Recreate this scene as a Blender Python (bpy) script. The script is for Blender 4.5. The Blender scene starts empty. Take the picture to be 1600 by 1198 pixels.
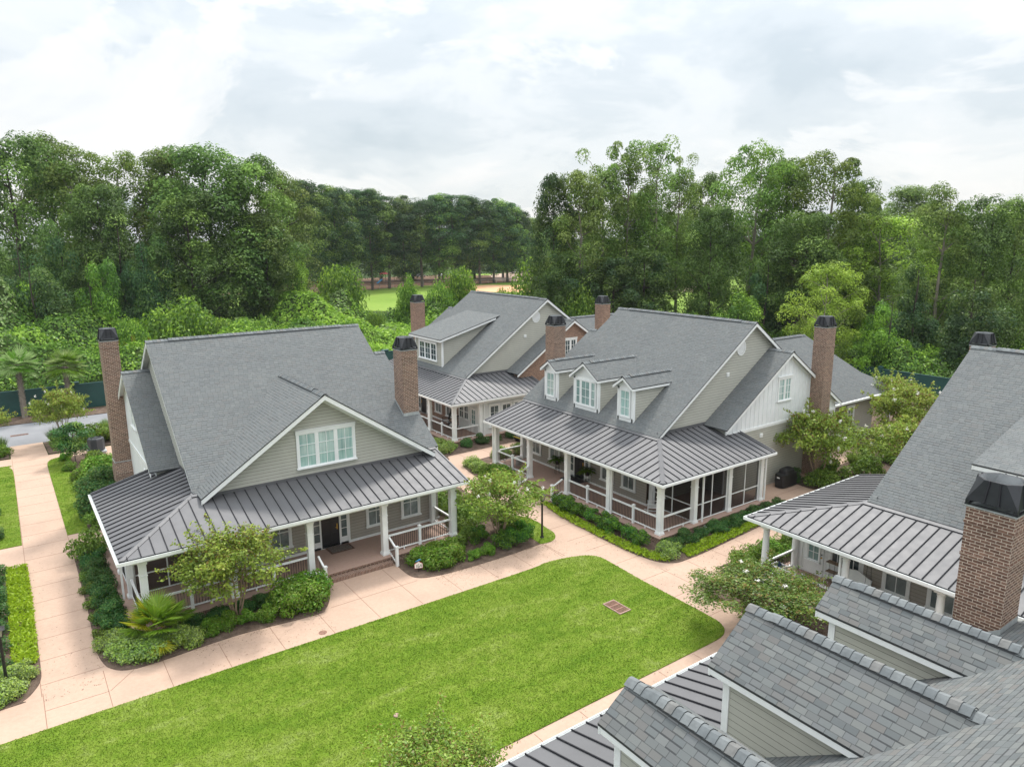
import bpy, math, random
import numpy as np
from mathutils import Vector, Matrix

# ------------------------------------------------------------------ camera, sky, sun, exposure
S = bpy.context.scene
COL = S.collection
CAM_H = 16.0
YAW, PITCH, ROLL, FPX = math.radians(54.357), math.radians(11.618), math.radians(-0.346), 1123.5
cd = bpy.data.cameras.new('camera')
cam = bpy.data.objects.new('camera', cd)
COL.objects.link(cam)
fw = Vector((math.cos(PITCH)*math.cos(YAW), math.cos(PITCH)*math.sin(YAW), -math.sin(PITCH)))
ri = Vector((math.sin(YAW), -math.cos(YAW), 0)); upv = ri.cross(fw)
c_, s_ = math.cos(ROLL), math.sin(ROLL)
ri2 = c_*ri + s_*upv; up2 = -s_*ri + c_*upv
mat3 = Matrix((ri2, up2, -fw)).transposed()
cam.matrix_world = Matrix.Translation((0, 0, CAM_H)) @ mat3.to_4x4()
cd.sensor_fit = 'HORIZONTAL'; cd.sensor_width = 36.0; cd.lens = FPX*36/1600
cd.clip_start = 0.1; cd.clip_end = 5000
S.camera = cam

CLOUD_OFF = (5.1, 2.2, 0)
SKY_LO, SKY_UP = 0.78, 2.2
SUN_EL, SUN_AZ = math.radians(55), math.radians(42)      # azimuth counter-clockwise from +X
W = bpy.data.worlds.new('World'); S.world = W; W.use_nodes = True
nt = W.node_tree; nt.nodes.clear()
def N(tree, typ, **kw):
    n = tree.nodes.new(typ)
    for k, v in kw.items():
        if k.startswith('i_'): n.inputs[int(k[2:])].default_value = v
        else: setattr(n, k, v)
    return n
def L(tree, a, b): tree.links.new(a, b)
out = N(nt, 'ShaderNodeOutputWorld')
sky = N(nt, 'ShaderNodeTexSky'); sky.sky_type = 'NISHITA'; sky.sun_disc = False
sky.sun_elevation = SUN_EL; sky.sun_rotation = math.pi/2 - SUN_AZ; sky.air_density = 1.0; sky.dust_density = 2.0
bg_sky = N(nt, 'ShaderNodeBackground'); bg_sky.inputs[1].default_value = 0.13
L(nt, sky.outputs[0], bg_sky.inputs[0])
tc = N(nt, 'ShaderNodeTexCoord')
sep = N(nt, 'ShaderNodeSeparateXYZ'); L(nt, tc.outputs['Generated'], sep.inputs[0])
zc = N(nt, 'ShaderNodeMath', operation='MAXIMUM', i_1=0.0); L(nt, sep.outputs[2], zc.inputs[0])
za = N(nt, 'ShaderNodeMath', operation='ADD', i_1=0.32); L(nt, zc.outputs[0], za.inputs[0])
dv = N(nt, 'ShaderNodeVectorMath', operation='DIVIDE'); L(nt, tc.outputs['Generated'], dv.inputs[0])
cmb = N(nt, 'ShaderNodeCombineXYZ')
for i in range(3): L(nt, za.outputs[0], cmb.inputs[i])
L(nt, cmb.outputs[0], dv.inputs[1])
mp = N(nt, 'ShaderNodeMapping'); mp.inputs['Location'].default_value = CLOUD_OFF; mp.inputs['Rotation'].default_value = (0, 0, .5); L(nt, dv.outputs[0], mp.inputs[0])
def wnoise(scale, detail, rough, dist):
    n = N(nt, 'ShaderNodeTexNoise'); n.inputs['Scale'].default_value = scale; n.inputs['Detail'].default_value = detail
    n.inputs['Roughness'].default_value = rough; n.inputs['Distortion'].default_value = dist; L(nt, mp.outputs[0], n.inputs[0]); return n.outputs[0]
def wramp(src, stops):
    r = N(nt, 'ShaderNodeValToRGB'); L(nt, src, r.inputs[0]); cr = r.color_ramp; cr.interpolation = 'EASE'
    cr.elements[0].position, cr.elements[0].color = stops[0][0], (*stops[0][1], 1); cr.elements[1].position, cr.elements[1].color = stops[-1][0], (*stops[-1][1], 1)
    for p, c in stops[1:-1]: e = cr.elements.new(p); e.color = (*c, 1)
    return r.outputs[0]
shade = wramp(wnoise(2.2, 8, .55, .3), [(.32, (.64, .72, .77)), (.45, (.75, .815, .855)), (.57, (.89, .93, .95)), (.72, (1.0, 1.0, 1.0))])     # grey undersides and white tops
puff = wramp(wnoise(1.25, 12, .58, .45), [(.485, (0, 0, 0)), (.525, (.6, .6, .6)), (.61, (1, 1, 1))])                                           # separate billows
wm = N(nt, 'ShaderNodeMix', data_type='RGBA'); L(nt, puff, wm.inputs[0]); L(nt, shade, wm.inputs[6]); wm.inputs[7].default_value = (1.04, 1.04, 1.03, 1)
class r1: outputs = [wm.outputs[2]]
bg_cl = N(nt, 'ShaderNodeBackground')
z2 = N(nt, 'ShaderNodeMath', operation='POWER', i_1=2.0); L(nt, zc.outputs[0], z2.inputs[0])
zm = N(nt, 'ShaderNodeMath', operation='MULTIPLY_ADD', i_1=SKY_UP, i_2=SKY_LO); L(nt, z2.outputs[0], zm.inputs[0]); L(nt, zm.outputs[0], bg_cl.inputs[1])   # overcast: brighter overhead than at the horizon
L(nt, r1.outputs[0], bg_cl.inputs[0])
mx = N(nt, 'ShaderNodeMixShader'); mx.inputs[0].default_value = 0.88
L(nt, bg_sky.outputs[0], mx.inputs[1]); L(nt, bg_cl.outputs[0], mx.inputs[2]); L(nt, mx.outputs[0], out.inputs[0])

sd = bpy.data.lights.new('sun', 'SUN'); sd.energy = 3.0; sd.angle = math.radians(8); sd.color = (1.0, 0.95, 0.87)
sun = bpy.data.objects.new('sun', sd); COL.objects.link(sun)
sdir = Vector((math.cos(SUN_EL)*math.cos(SUN_AZ), math.cos(SUN_EL)*math.sin(SUN_AZ), math.sin(SUN_EL)))
sun.rotation_euler = sdir.to_track_quat('Z', 'Y').to_euler()
sun.location = (60, 60, 90)
vs = S.view_settings; vs.view_transform = 'Standard'; vs.look = 'None'; vs.exposure = 0.30; vs.gamma = 1.0; vs.use_curve_mapping = False
S.cycles.max_bounces = 8; S.cycles.transparent_max_bounces = 16
S.cycles.sample_clamp_indirect = 6

# ------------------------------------------------------------------ materials
def newmat(name):
    m = bpy.data.materials.new(name); m.use_nodes = True
    t = m.node_tree; b = t.nodes['Principled BSDF']
    return m, t, b
def rgb(r, g, b): return (r, g, b, 1)
def ramp(t, src, stops):
    r = N(t, 'ShaderNodeValToRGB'); L(t, src, r.inputs[0]); cr = r.color_ramp
    cr.elements[0].position, cr.elements[0].color = stops[0][0], rgb(*stops[0][1])
    cr.elements[1].position, cr.elements[1].color = stops[-1][0], rgb(*stops[-1][1])
    for p, c in stops[1:-1]:
        e = cr.elements.new(p); e.color = rgb(*c)
    return r.outputs[0]
def noise(t, scale, detail=4, rough=.55, vec=None, dist=0):
    n = N(t, 'ShaderNodeTexNoise'); n.inputs['Scale'].default_value = scale; n.inputs['Detail'].default_value = detail
    n.inputs['Roughness'].default_value = rough; n.inputs['Distortion'].default_value = dist
    if vec is not None: L(t, vec, n.inputs['Vector'])
    return n.outputs[0]
def objco(t): return N(t, 'ShaderNodeNewGeometry').outputs['Position']
def uvco(t): return N(t, 'ShaderNodeUVMap').outputs[0]
def mixc(t, fac, a, b, mode='MIX'):
    m = N(t, 'ShaderNodeMix', data_type='RGBA', blend_type=mode)
    for s, v in ((m.inputs[0], fac), (m.inputs[6], a), (m.inputs[7], b)):
        if hasattr(v, 'is_linked') or isinstance(v, bpy.types.NodeSocket): L(t, v, s)
        elif isinstance(v, (int, float)): s.default_value = v
        else: s.default_value = rgb(*v)
    return m.outputs[2]
def math_(t, op, a, b=None, c=None):
    m = N(t, 'ShaderNodeMath', operation=op)
    for i, v in enumerate((a, b, c)):
        if v is None: continue
        if isinstance(v, (int, float)): m.inputs[i].default_value = v
        else: L(t, v, m.inputs[i])
    return m.outputs[0]
def bump(t, b, h, strength=.4, dist=.02):
    n = N(t, 'ShaderNodeBump'); n.inputs['Strength'].default_value = strength; n.inputs['Distance'].default_value = dist
    L(t, h, n.inputs['Height']); L(t, n.outputs[0], b.inputs['Normal'])
def plain(name, col, rough=.6, metal=0, nscale=0, namp=.15, spec=.5):
    m, t, b = newmat(name); b.inputs['Roughness'].default_value = rough; b.inputs['Metallic'].default_value = metal
    b.inputs['Specular IOR Level'].default_value = spec
    if nscale:
        f = noise(t, nscale, 6, .6, objco(t))
        lo = tuple(c*(1-namp) for c in col); hi = tuple(min(1, c*(1+namp)) for c in col)
        L(t, ramp(t, f, [(.3, lo), (.7, hi)]), b.inputs['Base Color'])
    else: b.inputs['Base Color'].default_value = rgb(*col)
    return m

def shingle_mat(name, tint=1.0, var=1.0):
    m, t, b = newmat(name); b.inputs['Roughness'].default_value = .92; b.inputs['Specular IOR Level'].default_value = .25
    sp = N(t, 'ShaderNodeSeparateXYZ'); L(t, uvco(t), sp.inputs[0])
    row = math_(t, 'FLOOR', math_(t, 'DIVIDE', sp.outputs[1], .145))
    wr = N(t, 'ShaderNodeTexWhiteNoise', noise_dimensions='1D'); L(t, row, wr.inputs['W'])
    us = math_(t, 'ADD', math_(t, 'DIVIDE', sp.outputs[0], .25), math_(t, 'MULTIPLY', wr.outputs[0], 7.0))
    cell = math_(t, 'FLOOR', us)
    cb = N(t, 'ShaderNodeCombineXYZ'); L(t, cell, cb.inputs[0]); L(t, row, cb.inputs[1])
    wn = N(t, 'ShaderNodeTexWhiteNoise', noise_dimensions='2D'); L(t, cb.outputs[0], wn.inputs['Vector'])
    k = tint
    base = ramp(t, wn.outputs[0], [(0, (0.150*k, 0.163*k, 0.168*k)), (.18, (0.177*k, 0.193*k, 0.198*k)), (.36, (0.205*k, 0.219*k, 0.218*k)), (.50, (0.177*k, 0.185*k, 0.186*k)), (.64, (0.196*k, 0.208*k, 0.214*k)), (.78, (0.195*k, 0.189*k, 0.183*k)), (.9, (0.216*k, 0.227*k, 0.222*k)), (1, (0.232*k, 0.243*k, 0.242*k))])
    base = mixc(t, var, (.186*k, .199*k, .204*k), base)
    gr = noise(t, 160, 3, .7, uvco(t))
    base = mixc(t, .25, base, ramp(t, gr, [(.3, (.08, .085, .09)), (.7, (.32, .33, .34))]), 'OVERLAY')
    big = noise(t, .5, 4, .6, uvco(t))
    base = mixc(t, 1.0, base, ramp(t, big, [(.3, (.94, .945, .95)), (.7, (1.03, 1.03, 1.02))]), 'MULTIPLY')
    fv = math_(t, 'FRACT', math_(t, 'DIVIDE', sp.outputs[1], .145))
    fu = math_(t, 'FRACT', us)
    thick = math_(t, 'GREATER_THAN', wn.outputs[0], .5)
    # butt joints between tabs and a dark band painted as each course's shadow line
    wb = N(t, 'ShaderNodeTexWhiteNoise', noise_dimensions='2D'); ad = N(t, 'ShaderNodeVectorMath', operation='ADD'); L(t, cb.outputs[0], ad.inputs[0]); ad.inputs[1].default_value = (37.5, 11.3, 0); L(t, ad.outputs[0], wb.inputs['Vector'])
    gap = math_(t, 'LESS_THAN', fv, math_(t, 'ADD', math_(t, 'MULTIPLY', wb.outputs[0], .17), .06))  # mask of the painted shadow line along each course, not an open gap
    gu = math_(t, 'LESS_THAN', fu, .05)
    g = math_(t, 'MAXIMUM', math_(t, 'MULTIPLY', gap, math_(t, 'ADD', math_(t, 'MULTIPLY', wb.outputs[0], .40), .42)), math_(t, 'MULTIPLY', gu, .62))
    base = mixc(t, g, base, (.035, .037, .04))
    L(t, base, b.inputs['Base Color'])
    h = math_(t, 'SUBTRACT', math_(t, 'MULTIPLY', thick, .5), fv)
    bump(t, b, math_(t, 'ADD', h, math_(t, 'MULTIPLY', gr, .35)), .7, .012)
    return m
def brick_mat(name, c1, c2, mortar=(.42, .38, .33), bw=.215, rh=.078, vert=False):
    m, t, b = newmat(name); b.inputs['Roughness'].default_value = .9
    vec = uvco(t)
    br = N(t, 'ShaderNodeTexBrick'); br.inputs['Scale'].default_value = 1; br.inputs['Mortar Size'].default_value = .009
    br.inputs['Brick Width'].default_value = bw; br.inputs['Row Height'].default_value = rh; br.inputs['Mortar Smooth'].default_value = .15
    br.inputs['Color1'].default_value = rgb(*c1); br.inputs['Color2'].default_value = rgb(*c2); br.inputs['Mortar'].default_value = rgb(*mortar)
    if vert: br.offset = 0
    L(t, vec, br.inputs[0])
    nz = noise(t, 9, 6, .7, vec)
    c = mixc(t, 1.0, br.outputs[0], ramp(t, nz, [(.3, (.68, .68, .68)), (.7, (1.25, 1.2, 1.18))]), 'MULTIPLY')
    nz2 = noise(t, .7, 3, .6, vec)
    c = mixc(t, 1.0, c, ramp(t, nz2, [(.3, (.85, .85, .86)), (.7, (1.08, 1.05, 1.04))]), 'MULTIPLY')
    L(t, c, b.inputs['Base Color'])
    bump(t, b, math_(t, 'ADD', math_(t, 'MULTIPLY', br.outputs['Fac'], -1.0), math_(t, 'MULTIPLY', nz, .4)), .6, .012)
    return m
def siding_mat(name, col):
    m, t, b = newmat(name); b.inputs['Roughness'].default_value = .62
    n = noise(t, 1.2, 5, .6, uvco(t))
    lo = tuple(c*.93 for c in col); hi = tuple(c*1.05 for c in col)
    L(t, ramp(t, n, [(.3, lo), (.7, hi)]), b.inputs['Base Color'])
    return m
def concrete_mat(name, col):
    m, t, b = newmat(name); b.inputs['Roughness'].default_value = .85
    p = objco(t)
    n1 = noise(t, .35, 6, .62, p); n2 = noise(t, 6, 6, .7, p); n3 = noise(t, 60, 3, .7, p)
    c = ramp(t, n1, [(.28, tuple(x*.86 for x in col)), (.5, col), (.75, tuple(min(1, x*1.10) for x in col))])
    c = mixc(t, 1, c, ramp(t, n2, [(.25, (.90, .88, .86)), (.6, (1.02, 1.02, 1.02))]), 'MULTIPLY')
    c = mixc(t, 1, c, ramp(t, n3, [(.2, (.93, .92, .92)), (.7, (1.03, 1.03, 1.03))]), 'MULTIPLY')
    st = noise(t, 1.3, 8, .75, p, .6)
    c = mixc(t, ramp(t, st, [(.60, (0, 0, 0)), (.78, (.24, .24, .24))]), c, (.20, .13, .09))
    L(t, c, b.inputs['Base Color']); bump(t, b, n3, .15, .005)
    return m
def ground_mat(name, cols, s1=.6, s2=9, bs=.5):
    m, t, b = newmat(name); b.inputs['Roughness'].default_value = .95; b.inputs['Specular IOR Level'].default_value = .1
    p = objco(t)
    f = math_(t, 'ADD', math_(t, 'MULTIPLY', noise(t, s1, 6, .6, p), .5), math_(t, 'MULTIPLY', noise(t, s2, 6, .75, p), .5))
    L(t, ramp(t, f, [(.33, cols[0]), (.5, cols[1]), (.66, cols[2])]), b.inputs['Base Color'])
    bump(t, b, noise(t, s2*3, 5, .8, p), bs, .03)
    return m
def metal_roof_mat(name):
    m, t, b = newmat(name)
    b.inputs['Metallic'].default_value = .25; b.inputs['Specular IOR Level'].default_value = .45
    n = noise(t, .8, 4, .55, objco(t))
    L(t, ramp(t, n, [(.3, (.110, .111, .118)), (.7, (.125, .126, .134))]), b.inputs['Base Color'])
    L(t, ramp(t, noise(t, 2.5, 4, .6, objco(t)), [(.3, (.56, .56, .56)), (.7, (.66, .66, .66))]), b.inputs['Roughness'])
    return m
def screen_mat(name):
    m, t, b = newmat(name); t.nodes.remove(b)
    o = t.nodes['Material Output']
    tr = N(t, 'ShaderNodeBsdfTransparent'); df = N(t, 'ShaderNodeBsdfDiffuse'); df.inputs[0].default_value = rgb(.012, .012, .013)
    mx = N(t, 'ShaderNodeMixShader'); mx.inputs[0].default_value = .62
    L(t, tr.outputs[0], mx.inputs[1]); L(t, df.outputs[0], mx.inputs[2]); L(t, mx.outputs[0], o.inputs[0])
    return m
def glass_mat(name, c1, c2, folds=0):
    m, t, b = newmat(name); b.inputs['Roughness'].default_value = .04; b.inputs['Specular IOR Level'].default_value = .8
    uv = uvco(t)
    if folds:
        sp = N(t, 'ShaderNodeSeparateXYZ'); L(t, uv, sp.inputs[0])
        cb = N(t, 'ShaderNodeCombineXYZ'); L(t, math_(t, 'MULTIPLY', sp.outputs[0], folds), cb.inputs[0]); L(t, math_(t, 'MULTIPLY', sp.outputs[1], .4), cb.inputs[1])
        f = noise(t, 1, 3, .6, cb.outputs[0])
    else: f = noise(t, 1.1, 4, .6, uv, .8)
    oi = N(t, 'ShaderNodeObjectInfo'); p = objco(t); big = noise(t, .9, 3, .6, p)
    k = math_(t, 'ADD', math_(t, 'MULTIPLY', oi.outputs['Random'], .5), math_(t, 'MULTIPLY', big, .9))
    hv = N(t, 'ShaderNodeHueSaturation'); L(t, ramp(t, f, [(.35, c1), (.65, c2)]), hv.inputs['Color']); L(t, math_(t, 'ADD', k, .32), hv.inputs['Value'])
    L(t, hv.outputs[0], b.inputs['Base Color'])
    return m
def leaf_mat(name, dark, mid, light, trans=.33, objvar=.5):
    m, t, b = newmat(name); t.nodes.remove(b); o = t.nodes['Material Output']
    at = N(t, 'ShaderNodeAttribute', attribute_name='rnd')
    oi = N(t, 'ShaderNodeObjectInfo')
    c = ramp(t, at.outputs['Fac'], [(0, dark), (.5, mid), (1, light)])
    k = math_(t, 'ADD', math_(t, 'MULTIPLY', oi.outputs['Random'], objvar), 1-objvar*.5)
    hs = N(t, 'ShaderNodeHueSaturation'); L(t, c, hs.inputs['Color']); L(t, k, hs.inputs['Value'])
    L(t, math_(t, 'ADD', math_(t, 'MULTIPLY', oi.outputs['Random'], .024), .494), hs.inputs['Hue'])
    df = N(t, 'ShaderNodeBsdfDiffuse'); tl = N(t, 'ShaderNodeBsdfTranslucent'); gl = N(t, 'ShaderNodeBsdfGlossy'); gl.inputs['Roughness'].default_value = .42
    L(t, hs.outputs[0], df.inputs[0]); L(t, hs.outputs[0], tl.inputs[0])
    m1 = N(t, 'ShaderNodeMixShader'); m1.inputs[0].default_value = trans
    L(t, df.outputs[0], m1.inputs[1]); L(t, tl.outputs[0], m1.inputs[2])
    m2 = N(t, 'ShaderNodeMixShader'); m2.inputs[0].default_value = .02
    L(t, m1.outputs[0], m2.inputs[1]); L(t, gl.outputs[0], m2.inputs[2]); L(t, m2.outputs[0], o.inputs[0])
    return m
def bark_mat(name, c1, c2):
    m, t, b = newmat(name); b.inputs['Roughness'].default_value = .95
    mpn = N(t, 'ShaderNodeMapping'); mpn.inputs['Scale'].default_value = (1, 1, .18); L(t, objco(t), mpn.inputs[0])
    n = noise(t, 7, 6, .7, mpn.outputs[0])
    L(t, ramp(t, n, [(.3, c1), (.7, c2)]), b.inputs['Base Color']); bump(t, b, n, .8, .03)
    return m

M = {}
M['shingle'] = shingle_mat('shingle', .84, .45)
M['shingle_near'] = shingle_mat('shingle_varied', .84, 2.1)
M['shingle_cap'] = plain('shingle_cap', (.17, .178, .182), .92, 0, 7, .35)
M['vent'] = plain('ridge_vent_black', (.055, .058, .062), .8)
M['drip'] = plain('drip_edge', (.03, .033, .036), .5)
M['metal'] = metal_roof_mat('standing_seam_metal')
M['seam'] = plain('seam_metal', (.036, .036, .040), .95, 0, spec=.1)  # darker than the roof sheets: the seams' shadow side is put into the colour
M['white'] = plain('white_paint', (.78, .80, .80), .5, 0, 2.5, .05)
M['soffit'] = plain('white_soffit', (.74, .75, .75), .7)
M['trimgrey'] = plain('pale_grey_flashing', (.42, .45, .46), .45, .3, 5, .2)
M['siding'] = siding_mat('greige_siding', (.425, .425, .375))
M['lapshadow'] = plain('siding_lap_shadow', (.19, .19, .17), .9)  # painted shadow line of the laps; the boards have no open gap
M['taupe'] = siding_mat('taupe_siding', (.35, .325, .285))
M['palewall'] = siding_mat('pale_panel', (.70, .725, .72))
M['batten'] = siding_mat('white_board_and_batten', (.76, .79, .80))
M['brick'] = brick_mat('brown_brick', (.115, .060, .042), (.235, .138, .098), (.56, .49, .40))
M['redbrick'] = brick_mat('red_brown_brick', (.16, .088, .06), (.275, .165, .115), (.50, .41, .33))
M['rowlock'] = brick_mat('rowlock_brick', (.15, .08, .055), (.25, .15, .11), (.40, .34, .28), .075, .22, True)
M['concrete'] = concrete_mat('pink_concrete', (.405, .288, .220))
M['porch'] = concrete_mat('porch_concrete', (.36, .25, .205))
M['joint'] = plain('control_joint', (.22, .13, .09), .95)
M['asphalt'] = ground_mat('asphalt', [(.17, .175, .19), (.21, .215, .23), (.26, .265, .275)], .4, 30, .2)
M['mulch'] = ground_mat('mulch', [(.055, .040, .031), (.125, .090, .070), (.20, .15, .12)], 2, 22, 1)
def grass_mat(name, blade):
    m, t, b = newmat(name); b.inputs['Roughness'].default_value = .9; b.inputs['Specular IOR Level'].default_value = .12; p = objco(t)
    mpn = N(t, 'ShaderNodeMapping'); mpn.inputs['Rotation'].default_value = (0, 0, .5); mpn.inputs['Scale'].default_value = (.28, .75, 1); L(t, p, mpn.inputs[0])
    f = math_(t, 'ADD', math_(t, 'MULTIPLY', noise(t, 1, 5, .6, mpn.outputs[0], .5), .6), math_(t, 'MULTIPLY', noise(t, 2.6, 5, .65, p), .4))
    c = ramp(t, f, [(.36, (.090, .165, .012)), (.47, (.122, .198, .018)), (.56, (.158, .226, .030)), (.66, (.215, .275, .070))])
    if blade:
        at = N(t, 'ShaderNodeAttribute', attribute_name='rnd'); c = mixc(t, 1, c, ramp(t, at.outputs['Fac'], [(0, (.84, .85, .82)), (1, (1.17, 1.15, 1.18))]), 'MULTIPLY')
    else: c = mixc(t, 1, c, ramp(t, noise(t, 22, 5, .75, p), [(.3, (.75, .77, .7)), (.7, (1.2, 1.18, 1.2))]), 'MULTIPLY'); bump(t, b, noise(t, 40, 4, .8, p), .7, .03)
    L(t, c, b.inputs['Base Color']); return m
M['lawn'] = grass_mat('lawn_base', False)
M['fieldgrass'] = ground_mat('field_grass', [(.12, .20, .03), (.16, .25, .042), (.21, .28, .06)], .05, .6, .1)
M['earth'] = ground_mat('woodland_ground', [(.018, .030, .008), (.035, .060, .014), (.06, .09, .02)], .15, 1.5, .6)
M['sand'] = ground_mat('infield_clay', [(.55, .30, .16), (.62, .36, .21), (.66, .42, .27)], .1, 1, .1)
M['leaflitter'] = ground_mat('leaf_litter', [(.08, .045, .028), (.14, .085, .055), (.2, .13, .09)], .1, 1, .2)
M['black'] = plain('black_metal', (.012, .012, .013), .45)
M['blackdoor'] = plain('black_door_paint', (.014, .015, .018), .35)
M['baluster'] = plain('dark_baluster', (.055, .038, .03), .5)
M['cap'] = plain('black_chimney_metal', (.022, .024, .028), .42, .2, 3, .3)
M['capin'] = plain('galvanised_liner', (.36, .375, .385), .5, .2, 3, .15)
M['glassteal'] = glass_mat('glass_over_teal_blind', (.20, .34, .325), (.36, .48, .46), 7)
M['glassdark'] = glass_mat('dark_window_glass', (.03, .045, .05), (.13, .17, .175), 0)
M['glassblind'] = glass_mat('glass_over_blind', (.10, .13, .135), (.22, .26, .26), 0)
M['screen'] = screen_mat('insect_screen')
M['interior'] = plain('dark_interior', (.03, .03, .028), .9)
M['gold'] = plain('brass', (.6, .38, .08), .35, .8)
M['greenfence'] = plain('dark_green_fence_paint', (.012, .062, .056), .55, 0, .8, .2)
M['greencap'] = plain('fence_cap_green', (.03, .10, .10), .5)
M['rust'] = plain('rusted_grate', (.22, .12, .09), .8, .2, 12, .4)
M['pinkframe'] = plain('pinkish_concrete_frame', (.30, .20, .165), .8)
M['wood'] = plain('weathered_wood', (.22, .16, .11), .8, 0, 6, .3)
M['cushion'] = plain('white_cushion', (.7, .71, .7), .9)
M['acgrey'] = plain('dark_grey_ac', (.06, .065, .075), .5, .2)
M['bark'] = bark_mat('grey_bark', (.07, .055, .045), (.17, .14, .115))
M['barkdark'] = bark_mat('dark_bark', (.03, .024, .02), (.08, .06, .048))
M['barkpale'] = bark_mat('pale_bark', (.16, .135, .11), (.30, .26, .215))
M['barktan'] = bark_mat('tan_smooth_bark', (.22, .15, .10), (.36, .26, .18))
M['petal'] = leaf_mat('white_petals', (.72, .69, .64), (.82, .80, .77), (.86, .85, .83), .25, .05)
M['lf_dark'] = leaf_mat('dark_leaves', (0.037, 0.073, 0.016), (0.094, 0.164, 0.034), (0.201, 0.296, 0.070))
M['lf_mid'] = leaf_mat('mid_leaves', (0.055, 0.105, 0.018), (0.153, 0.247, 0.044), (0.312, 0.437, 0.093))
M['lf_olive'] = leaf_mat('olive_leaves', (0.080, 0.124, 0.026), (0.187, 0.258, 0.056), (0.356, 0.441, 0.111))
M['lf_bright'] = leaf_mat('bright_leaves', (.058, .112, .012), (.150, .230, .026), (.27, .36, .06))
M['lf_yellow'] = leaf_mat('yellow_green_leaves', (0.138, 0.233, 0.024), (0.301, 0.444, 0.052), (0.546, 0.704, 0.107))
M['lf_pine'] = leaf_mat('pine_needles', (0.024, 0.065, 0.022), (0.063, 0.131, 0.045), (0.127, 0.223, 0.075))
M['lf_vine'] = leaf_mat('vine_leaves', (0.086, 0.169, 0.017), (0.219, 0.363, 0.035), (0.422, 0.591, 0.083), .42, .2)
M['lf_vined'] = leaf_mat('deep_vine_leaves', (0.041, 0.099, 0.014), (0.104, 0.204, 0.026), (0.218, 0.351, 0.050), .42, .2)
M['lf_silver'] = leaf_mat('silvery_leaves', (.11, .18, .05), (.20, .285, .095), (.33, .41, .17), .35, .2)
M['lf_myrtle'] = leaf_mat('crape_myrtle_leaves', (0.085, 0.144, 0.017), (0.212, 0.304, 0.040), (0.389, 0.456, 0.085), .4, .15)
M['lf_bronze'] = leaf_mat('bronze_tipped_leaves', (.09, .09, .018), (.16, .13, .025), (.24, .15, .05), .4, .15)
M['lf_box'] = leaf_mat('boxwood_leaves', (0.053, 0.132, 0.010), (0.113, 0.251, 0.018), (0.212, 0.383, 0.033), .3, .25)
M['lf_boxd'] = leaf_mat('dark_box_leaves', (0.019, 0.065, 0.018), (0.043, 0.128, 0.030), (0.099, 0.227, 0.049), .3, .2)
M['lf_lime'] = leaf_mat('lime_groundcover', (.19, .31, .008), (.30, .44, .018), (.42, .56, .045), .4, .1)
M['lf_pale'] = leaf_mat('variegated_leaves', (.16, .28, .03), (.31, .44, .07), (.50, .61, .16), .35, .1)
M['lf_palm'] = leaf_mat('palm_leaves', (.08, .18, .012), (.17, .31, .026), (.28, .43, .05), .35, .1)
M['lf_palmy'] = leaf_mat('yellowing_palm_leaves', (.25, .30, .015), (.42, .42, .03), (.55, .5, .05), .35, .1)
M['lf_palmetto'] = leaf_mat('palmetto_leaves', (.15, .24, .07), (.26, .36, .12), (.38, .46, .2), .35, .1)
M['lf_fern'] = leaf_mat('fern_fronds', (.04, .095, .008), (.085, .165, .012), (.15, .23, .02), .4, .1)
M['grassblade'] = grass_mat('grass_blades', True)

M['lf_myrtled'] = leaf_mat('deep_myrtle_leaves', (.04, .075, .010), (.10, .155, .022), (.19, .25, .045), .35, .15)
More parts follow.
